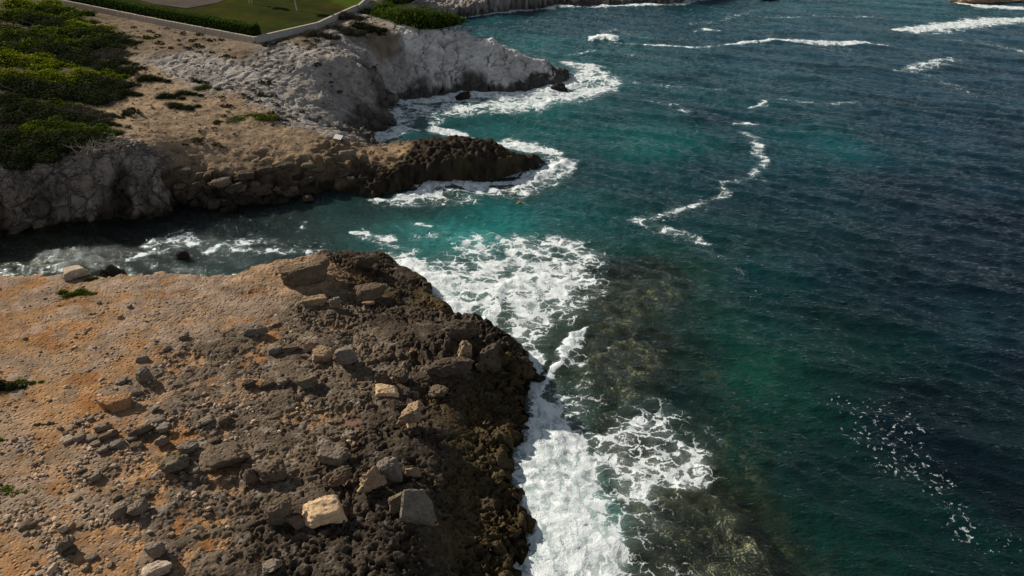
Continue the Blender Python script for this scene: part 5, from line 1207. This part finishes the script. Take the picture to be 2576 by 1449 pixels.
pm.materials.append(rock_mat('patio_earth', (.075,.064,.055), fine=3, bump=.02, var=.22)); link('patio', pm, kind='structure')

M_WALL = rock_mat('wall_limestone', (.40,.355,.30), fine=5, bump=.03, var=.16); M_WALL2 = rock_mat('wall_render', (.36,.35,.325), fine=3, bump=.01, var=.12)
M_JOINT = rock_mat('wall_mortar', (.22,.19,.16), fine=6, bump=.02, var=.2)
def run_points(P):
    seg = np.sqrt(((P[1:] - P[:-1]) ** 2).sum(1)); return seg, np.r_[0, np.cumsum(seg)]
def at_len(P, cum, s):
    i = int(np.clip(np.searchsorted(cum, s) - 1, 0, len(P) - 2)); f = (s - cum[i]) / (cum[i + 1] - cum[i]); d = (P[i + 1] - P[i]) / (cum[i + 1] - cum[i])
    return P[i] + (P[i + 1] - P[i]) * f, math.atan2(d[1], d[0])
def bev_box(name, size, mat, b=.02, seed=0):
    sx_, sy_, sz_ = size[0] / 2, size[1] / 2, size[2] / 2; rs = np.random.default_rng(seed)
    V = []
    for z_, q in ((-sz_, b), (-sz_ + b, 0), (sz_ - b, 0), (sz_, b)):
        for a_, c_ in ((-1, -1), (1, -1), (1, 1), (-1, 1)): V.append((a_ * (sx_ - q), c_ * (sy_ - q), z_))
    V = np.array(V) + rs.normal(0, .008, (16, 3)); F = [(3, 2, 1, 0), (12, 13, 14, 15)]
    for k_ in range(3): F += [(k_*4+i, k_*4+(i+1)%4, k_*4+4+(i+1)%4, k_*4+4+i) for i in range(4)]
    return mesh_np(name, V, F, mat, False)
PL = LAWN_POLY[[9, 10, 0]]; PL = np.r_[[PL[0] + (PL[0] - PL[1]) * .4], PL[1:]]
segl, cuml = run_points(PL)
WB = 10.35; WT = 11.68
r0 = link('garden_wall', None, loc=(PL[-1][0], PL[-1][1], WB), label='low wall of pale limestone blocks in front of the clipped hedge', cat='wall')
def seg_box(name, A, Bp, z0_, z1_, th, mat, parent):
    A = np.array(A); Bp = np.array(Bp); d = Bp - A; L_ = np.linalg.norm(d); 
    me = box_mesh(name, (L_, th, z1_ - z0_), mat); c = (A + Bp) / 2
    o = link(name, me, parent, loc=(c[0] - parent.location[0], c[1] - parent.location[1], (z0_ + z1_) / 2 - parent.location[2])); o.rotation_euler = (0, 0, math.atan2(d[1], d[0])); return o
for i in range(len(PL) - 1): seg_box('mortar_core', PL[i], PL[i + 1], WB, WT - .04, .26, M_JOINT, r0)
blocks = [bev_box('stone_block', (.98, .36, .62), M_WALL, .03, 600 + i) for i in range(4)]
rs = np.random.default_rng(9)
for course, z_ in ((0, WB + .34), (1, WB + .985)):
    s = .5 + .5 * course
    while s < cuml[-1]:
        p_, an = at_len(PL, cuml, s)
        o = link('stone_block', blocks[int(rs.integers(4))], r0, loc=(p_[0] - r0.location[0] + rs.normal(0, .012), p_[1] - r0.location[1] + rs.normal(0, .012), z_ - WB)); o.rotation_euler = (0, 0, an)
        s += 1.02
PR = LAWN_POLY[[0, 1, 2, 3, 4, 5]]; segr, cumr = run_points(PR)
r1 = link('garden_wall', None, loc=(PR[0][0], PR[0][1], WB), label='smooth pale grey rendered wall curving along the seaward side of the lawn', cat='wall')
pan = [bev_box('wall_panel', (2.56, .34, 1.24), M_WALL2, .02, 640 + i) for i in range(3)]; cop = bev_box('coping', (2.60, .44, .09), M_WALL, .015, 650)
s = 1.3
while s < cumr[-1]:
    p_, an = at_len(PR, cumr, s)
    for nm, me, z_ in (('wall_panel', pan[int(rs.integers(3))], WB + .62), ('coping', cop, WB + 1.287)):
        o = link(nm, me, r1, loc=(p_[0] - r1.location[0], p_[1] - r1.location[1], z_ - WB)); o.rotation_euler = (0, 0, an)
    s += 2.6
# clipped hedge behind the block wall
def hedge_mesh(P, off, wid, z0_, hgt, n, seed):
    rs = np.random.default_rng(seed); seg, cum = run_points(P); pts = []; nr = []
    dir_ = [(P[i + 1] - P[i]) / seg[i] for i in range(len(seg))]
    s = rs.uniform(0, cum[-1], n); side = rs.choice(4, n, p=[.42, .12, .40, .06])
    i = np.clip(np.searchsorted(cum, s) - 1, 0, len(seg) - 1); d = np.array(dir_)[i]; base = P[i] + d * (s - cum[i])[:, None]
    ln = np.stack([-d[:, 1], d[:, 0]], 1)
    wv = hgt * (1 + .07 * perlin2(s / 3, 0 * s, 3)); 
    a_ = rs.uniform(0, 1, n); lat = np.where(side == 0, -wid / 2, np.where(side == 1, wid / 2, (a_ - .5) * wid)); zz_ = np.where(side == 2, wv, a_ * wv)
    s_end = side == 3; base[s_end] = P[-1] ; lat = np.where(s_end, (rs.uniform(0, 1, n) - .5) * wid, lat)
    nv = np.zeros((n, 3)); nv[:, :2] = ln * np.where(side == 0, -1, np.where(side == 1, 1, 0))[:, None]; nv[:, 2] = side == 2; nv[s_end, :2] = d[s_end]
    lat = lat * (1 - .22 * sstep(.7, 1, zz_ / wv)); 
    Pp = np.c_[base + ln * (off + lat)[:, None], z0_ + zz_] + rs.normal(0, .10, (n, 3))
    return leaf_cards(Pp, nv, .30, rs, up=.3, tip=np.clip(.1 + .65 * (side == 2) + rs.normal(0, .15, n), 0, 1))  # light on the hedge top painted in: top leaves get the lighter colour
PH = PL.copy(); PH[-1] = PL[-1] - (PL[-1] - PL[-2]) / segl[-1] * 1.5
V, F, tp = hedge_mesh(PH, 1.45, 2.0, LZ, 1.75, 17000, 21)
T = np.r_[F[:, [0, 1, 2]], F[:, [0, 2, 3]]]
r2 = link('clipped_hedge', None, loc=(0, 0, 0), label='long clipped dark green hedge along the garden wall', cat='hedge')
r2.location = (PH[-1][0], PH[-1][1], LZ)
link('foliage', mesh_np('foliage', V - np.array(r2.location), T, M_LEAF['hedge'], False, {'tip': tp}), r2)
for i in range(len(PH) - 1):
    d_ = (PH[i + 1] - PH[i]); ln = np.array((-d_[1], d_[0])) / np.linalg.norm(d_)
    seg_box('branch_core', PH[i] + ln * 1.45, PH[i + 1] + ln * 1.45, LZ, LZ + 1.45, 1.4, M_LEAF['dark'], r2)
# young trees on the lawn, crowns above the frame
M_TRUNK = rock_mat('trunk_white', (.52,.50,.46), fine=6, bump=.01, var=.15)
def young_tree(px, py, stems, label, seed):
    x_, y_ = W(px, py, LZ); rs = np.random.default_rng(seed)
    r_ = link('young_tree', None, loc=(x_, y_, LZ), label=label, cat='tree')
    for st_ in stems: link('trunk', tubes_mesh('trunk', [st_], M_TRUNK), r_)
    br = []
    for k_ in range(7):
        a_ = k_ * .9; br.append(([(0, 0, 2.2 + .1 * k_), (.5 * math.cos(a_), .5 * math.sin(a_), 3.0 + .1 * k_), (1.0 * math.cos(a_), 1.0 * math.sin(a_), 3.6 + .12 * k_)], [.05, .035, .012]))
    link('branches', tubes_mesh('branches', br, M_BARK), r_)
    lum = [(rs.normal(0, .6), rs.normal(0, .6), 4.0 + rs.uniform(-.5, .9), .9, .9, .7) for _ in range(7)]
    me = shrub_mesh('crown', lum, .18, 160, M_LEAF['green'], seed); link('crown', me, r_)
young_tree(747, 27, [([(0, 0, 0), (-.06, 0, 1.0), (-.14, .02, 2.3), (-.1, 0, 3.4)], [.11, .09, .08, .04])], 'young tree with one white trunk near the middle of the lawn', 3)
young_tree(631, 9, [([(-.22, 0, 0), (-.3, 0, 1.2), (-.42, .02, 3.0)], [.08, .07, .04]), ([(.28, 0, 0), (.22, 0, 1.2), (.1, .02, 3.0)], [.08, .07, .04])], 'young tree with two pale stems at the top edge of the lawn', 4)

# ------------------------------------------------------------------ shrubs
def lumps_wind(rs, w, d, h, k_=7):
    """overlapping domes, tall on the left and trailing off to the right, as the wind shapes them"""
    L = []
    for i in range(k_):
        f = i / max(1, k_ - 1); x_ = (-.36 + .78 * f) * w + rs.normal(0, .05) * w; sc_ = 1 - .62 * f
        L.append((x_, rs.normal(0, .16) * d * (1 - .5 * f), 0, w * rs.uniform(.17, .25) * (1.15 - .35 * f), d * rs.uniform(.28, .42) * (1 - .35 * f), h * sc_ * rs.uniform(.75, 1.05)))
    return L
SH = {}
def shrub_proto(kind, size, i):
    k_ = (kind, size, i)
    if k_ not in SH:
        rs = np.random.default_rng(900 + i * 17 + len(kind) * 5 + int(size * 10))
        w = size
        SH[k_] = shrub_mesh('foliage', lumps_wind(rs, w, w * .7, w * .30, 8 if size > 3 else 5), .055 * w if size < 3 else .034 * w, 3600 if size > 3 else 1100, M_LEAF[kind], 40 + i)
    return SH[k_]
stem_me = {}
def shrub(px, py, wpx, kind, label, group=None, hs=1.0, ds=1.0, yaw=0.0, i=0, z=None, lift=0.0):
    P, t = hit(px, py); dep = P[1] * CP - (P[2] - CAM_H) * SP; w = wpx * dep * TANH / 1288
    size = 6.0 if w > 2.6 else 1.5
    me = shrub_proto(kind, size, i % 3)
    zg = float(surf_z(P[0], P[1] + .2 * w)[0])
    r_ = link('shrub', None, loc=(P[0], P[1] + .22 * w * ds, zg - .05 * w + lift), label=label, cat='shrub', group=group)
    r_.scale = (w / size, w / size * ds, w / size * hs); r_.rotation_euler = (0, 0, yaw)
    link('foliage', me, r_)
    if size not in stem_me:
        rs = np.random.default_rng(4); L_ = []
        for q in range(7):
            a_ = q * .9; L_.append(([(-.2 * size, 0, -.05), (-.2 * size + .1 * size * math.cos(a_), .1 * size * math.sin(a_), .12 * size), (-.2 * size + .25 * size * math.cos(a_), .2 * size * math.sin(a_), .2 * size)], [.012 * size, .008 * size, .003 * size]))
        stem_me[size] = tubes_mesh('stems', L_, M_BARK)
    link('stems', stem_me[size], r_)
    return r_
THICKET = [(40,60,170,'green'),(120,42,150,'green'),(60,25,160,'bright'),(170,60,130,'green'),(215,78,120,'bright'),(150,85,150,'dark'),(250,98,130,'dark'),(300,112,90,'dark'),(60,100,170,'green'),(30,130,140,'dark'),
    (110,120,150,'dark'),(190,122,150,'green'),(255,128,120,'dark'),(40,168,180,'bright'),(120,175,150,'bright'),(200,168,120,'dark'),(265,152,90,'grey'),(300,165,70,'dark'),(20,215,170,'bright'),(90,205,150,'bright'),(160,215,150,'bright'),(225,200,130,'bright'),
    (250,222,130,'dark'),(300,215,80,'grey'),(60,245,190,'dark'),(140,250,170,'dark'),(210,240,120,'dark'),(30,275,150,'dark'),(110,275,120,'green'),(60,290,120,'dark'),(170,285,110,'grey'),(220,292,90,'grey'),(100,305,160,'dark'),(40,320,140,'dark'),
    (30,350,150,'grey'),(100,345,110,'bright'),(60,395,170,'dark'),(130,380,150,'dark'),(190,365,130,'dark'),(230,340,110,'green'),(20,410,150,'dark'),(15,434,150,'dark'),(88,418,140,'dark'),(80,140,190,'green'),(180,105,170,'green'),(230,112,130,'dark'),(150,150,180,'dark'),(290,140,90,'grey'),(280,185,120,'dark'),(200,258,150,'dark'),(250,250,110,'grey'),(180,310,120,'dark'),(140,330,130,'green'),(70,365,150,'dark'),(210,305,100,'grey'),(270,235,80,'dark'),(110,75,170,'dark'),(10,95,150,'dark'),(250,362,90,'dark'),(175,352,90,'green'),(262,318,60,'dark')]
ORD = ['first', 'second', 'third', 'fourth', 'fifth', 'sixth', 'seventh', 'eighth', 'ninth', 'tenth', 'eleventh', 'twelfth', 'thirteenth', 'fourteenth', 'fifteenth', 'sixteenth', 'seventeenth', 'eighteenth', 'nineteenth', 'twentieth', 'twenty-first', 'twenty-second']
BANDS = [(-1, 88, 'uppermost thicket band'), (88, 135, 'second thicket band from the top'), (135, 192, 'third thicket band from the top'), (192, 234, 'bright middle thicket band'),
         (234, 300, 'dark thicket band beside the sand'), (300, 999, 'lowest thicket band above the cracked cliff')]
LOOK = {'bright': 'yellow-green topped shrub', 'green': 'mid-green shrub', 'dark': 'dark evergreen shrub', 'grey': 'dull greyish shrub'}
for lo, hi_, bn in BANDS:
    for q, (px, py, w, kd) in enumerate(sorted(t for t in THICKET if lo <= t[1] < hi_)):
        shrub(px, py, w, kd, LOOK[kd] + ', ' + ORD[q] + ' from the left in the ' + bn, 'shrubs of the thicket on the left slope', hs=.8 if kd != 'grey' else .6, ds=1.1, yaw=-.12 + .05 * (q % 5), i=q + int(lo) % 3)
for (px, py, w, kd, lb, hs) in [(372,98,28,'bright','small round bright bush on grey ground below the hedge',1.5),(380,206,70,'dark','dark cushion shrub at the tip of the thicket',1.0),(325,240,54,'dark','dark cushion shrub on the sandy shoulder',.95),
    (425,250,60,'dark','large dark mat shrub in the centre of the sandy slope',.9),(470,243,60,'dark','second dark mat shrub touching the central one',.75),(450,276,78,'dark','flat oblong dark shrub lowest on the sandy slope',.7),(520,226,62,'green','olive shrub with a light tip on the grey slope',.8),
    (505,210,40,'dark','small dark shrub above the olive shrub on the slope',.9),(612,303,128,'green','long low green mat shrub on the beige shoulder',.38),(549,307,20,'bright','tiny bright bush at the left end of the long green mat',1.3),(560,372,13,'bright','tiny bright tuft above the brown cliff',1.3),
    (462,366,20,'dark','tiny dark tuft on the plain beige slope',.8),(280,296,52,'dark','flat dark mat on the sand right of the thicket',.5),(208,318,56,'dark','dark shrub at the sandy fringe',.7),(655,243,36,'dark','dark bush on the grey ravine',.6),
    (186,748,80,'green','low green shrub on the ochre ground near the inlet',.75),(178,703,36,'green','small shrub beside the pale rounded outcrop',.8),(232,707,36,'green','small dark shrub right of the pale rounded outcrop',.8),(8,985,80,'dark','dark bushy shrub at the left edge of the ochre ground',1.5),
    (66,972,60,'green','low trailing shrub right of the bushy one at the left edge',.6),(36,1256,94,'green','creeping green mat at the lower left edge',.35),(0,1112,30,'bright','bright little bush at the extreme left',1.0),(96,1074,30,'grey','grey-green tuft among the left stones',.7),
    (128,1070,26,'grey','tiny grey tuft above the stone line',.7),(208,1078,44,'grey','grey-green cushion against the stone line',.6),(150,772,16,'bright','tiny green tuft on the upper ochre slope',.8),
    (806,96,78,'grey','dark grey leafless shrub against the seaward wall',1.0),(868,86,90,'grey','wiry dark shrub in the corner of the seaward wall',1.0),(925,82,84,'dark','dark bush between the seaward wall and the big green bush',1.1),(885,50,80,'grey','grey twiggy shrub high along the seaward wall',1.1),(960,92,20,'dark','tiny round dark bush above the grey cliff',1.2),
    (790,90,40,'grey','low grey tuft left of the leafless shrub',.6),(940,40,70,'dark','dark bush behind the wall at the top edge',1.2)]:
    shrub(px, py, w, kd, lb, None, hs=hs, i=int(px) % 3)
# the big bush on the crown of the headland
Ls = []; c0 = np.array(hit(1060, 74)[0]); rs = np.random.default_rng(88)
r_ = link('shrub', None, loc=tuple(c0), label='big domed green bush on the crown of the headland', cat='shrub')
for (px, py, rx, ry, rz) in [(975,50,4.0,3.4,2.6),(1010,58,4.2,3.6,3.4),(1050,66,4.4,3.8,3.6),(1085,70,4.0,3.6,3.0),(1115,72,3.4,3.0,2.2),(1140,74,2.6,2.2,1.3),(1000,30,4.5,4.0,3.0),(1050,40,4.6,4.0,3.4),(960,35,3.4,3,2.4)]:
    p_ = hit(px, py)[0]; Ls.append((p_[0] - c0[0], p_[1] - c0[1] + 2.2, p_[2] - c0[2] - .3, rx, ry, rz))
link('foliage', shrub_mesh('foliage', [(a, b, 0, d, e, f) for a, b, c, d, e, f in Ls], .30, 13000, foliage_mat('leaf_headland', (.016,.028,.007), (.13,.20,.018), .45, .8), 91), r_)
# bare twigs at the lower edge of the thicket
rs = np.random.default_rng(12)
for (px, py, lb) in [(285,378,'bare grey twiggy shrub above the cracked grey cliff'),(225,392,'bare twigs hanging at the left rim of the cracked grey cliff')]:
    P, t = hit(px, py); L_ = []
    for q in range(26):
        a_ = rs.uniform(-.6, 3.7); l_ = rs.uniform(1.0, 2.8); p0 = np.array((rs.normal(0, .8), rs.normal(0, .5), 0)); p1 = p0 + np.array((math.cos(a_) * l_ * .5, math.sin(a_) * l_ * .35, .45 + rs.uniform(0, .4))); p2 = p1 + np.array((math.cos(a_ + rs.normal(0, .6)) * l_ * .5, math.sin(a_) * l_ * .4, rs.uniform(-.1, .5)))
        L_.append(([p0, p1, p2], [.06, .04, .012])); 
        L_.append(([p1, p1 + rs.normal(0, .45, 3) + (0, 0, .3)], [.03, .01]))
    r_ = link('dry_shrub', None, loc=(P[0], P[1], float(surf_z(P[0], P[1])[0])), label=lb, cat='shrub'); link('branches', tubes_mesh('branches', L_, rock_mat('bark_bleached', (.24,.21,.18), fine=8, bump=.01) if 'bleached' not in bpy.data.materials else bpy.data.materials['bleached']), r_)
# low scrub dotted over the grey slope, too small to count
rs = np.random.default_rng(31); Vs, Ts, Tp = [], [], []; off = 0
n = 620; px_ = rs.uniform(300, 860, n); py_ = rs.uniform(92, 300, n); cl = []
for a_, b_ in zip(px_, py_):
    q = W(a_, b_, 9.0)
    k1 = KB(np.array([q[0]]), np.array([q[1]]))
    wgt = k1['grey'][0] * .5 + k1['earth2'][0] * .8 + k1['soil'][0] * .25 + k1['veg'][0]
    if poly_sd(COAST_B, np.array([q[0]]), np.array([q[1]]))[0] < 6 or poly_sd(LAWN_POLY, np.array([q[0]]), np.array([q[1]]))[0] > -1.2: continue
    if perlin2(np.array([q[0] / 7]), np.array([q[1] / 7]), 71)[0] * .8 + wgt * .7 > rs.uniform(.1, .8): cl.append(q)
for q in cl:
    s = rs.lognormal(-1.2, .45); m_ = 26; u = rs.normal(0, 1, (m_, 3)); u /= np.linalg.norm(u, axis=1, keepdims=True); u[:, 2] = abs(u[:, 2])
    P = np.array((q[0], q[1], surf_z(q[0], q[1])[0])) + u * np.array((s, s * .8, s * .45))
    V, F, tp = leaf_cards(P, u, s * .75, rs, up=.3); Vs.append(V); Ts.append(np.r_[F[:, [0, 1, 2]], F[:, [0, 2, 3]]] + off); Tp.append(tp * .6); off += len(V)
link('low_scrub', mesh_np('low_scrub', np.concatenate(Vs), np.concatenate(Ts), foliage_mat('leaf_scrub', (.030,.030,.018), (.075,.080,.038), .2), False, {'tip': np.concatenate(Tp)}), kind='stuff')

# ------------------------------------------------------------------ rocks at the far edge of the bay
def islet(name, px, py, w, d, h, mat, label, seed):
    x_, y_ = W(px, py, 0); V, F = rock_verts(seed, 'jagged', 4); V = V * np.array((w / 2, d / 2, h)); 
    link(name, mesh_np(name, V, F, M_ROCK[mat], True), loc=(x_, y_ + d / 2, -.2), label=label, cat='rock')
islet('sea_rock', 2530, 11, 26, 10, 3.4, 'tan', 'tan undercut rock with white surf at the top right corner', 701)
islet('sea_rock', 2462, 4, 10, 7, 1.8, 'olive', 'low olive rock left of the tan undercut rock', 703)
islet('sea_rock', 1945, 2, 8, 5, 1.0, 'black', 'small black rock awash at the middle of the top edge', 704)
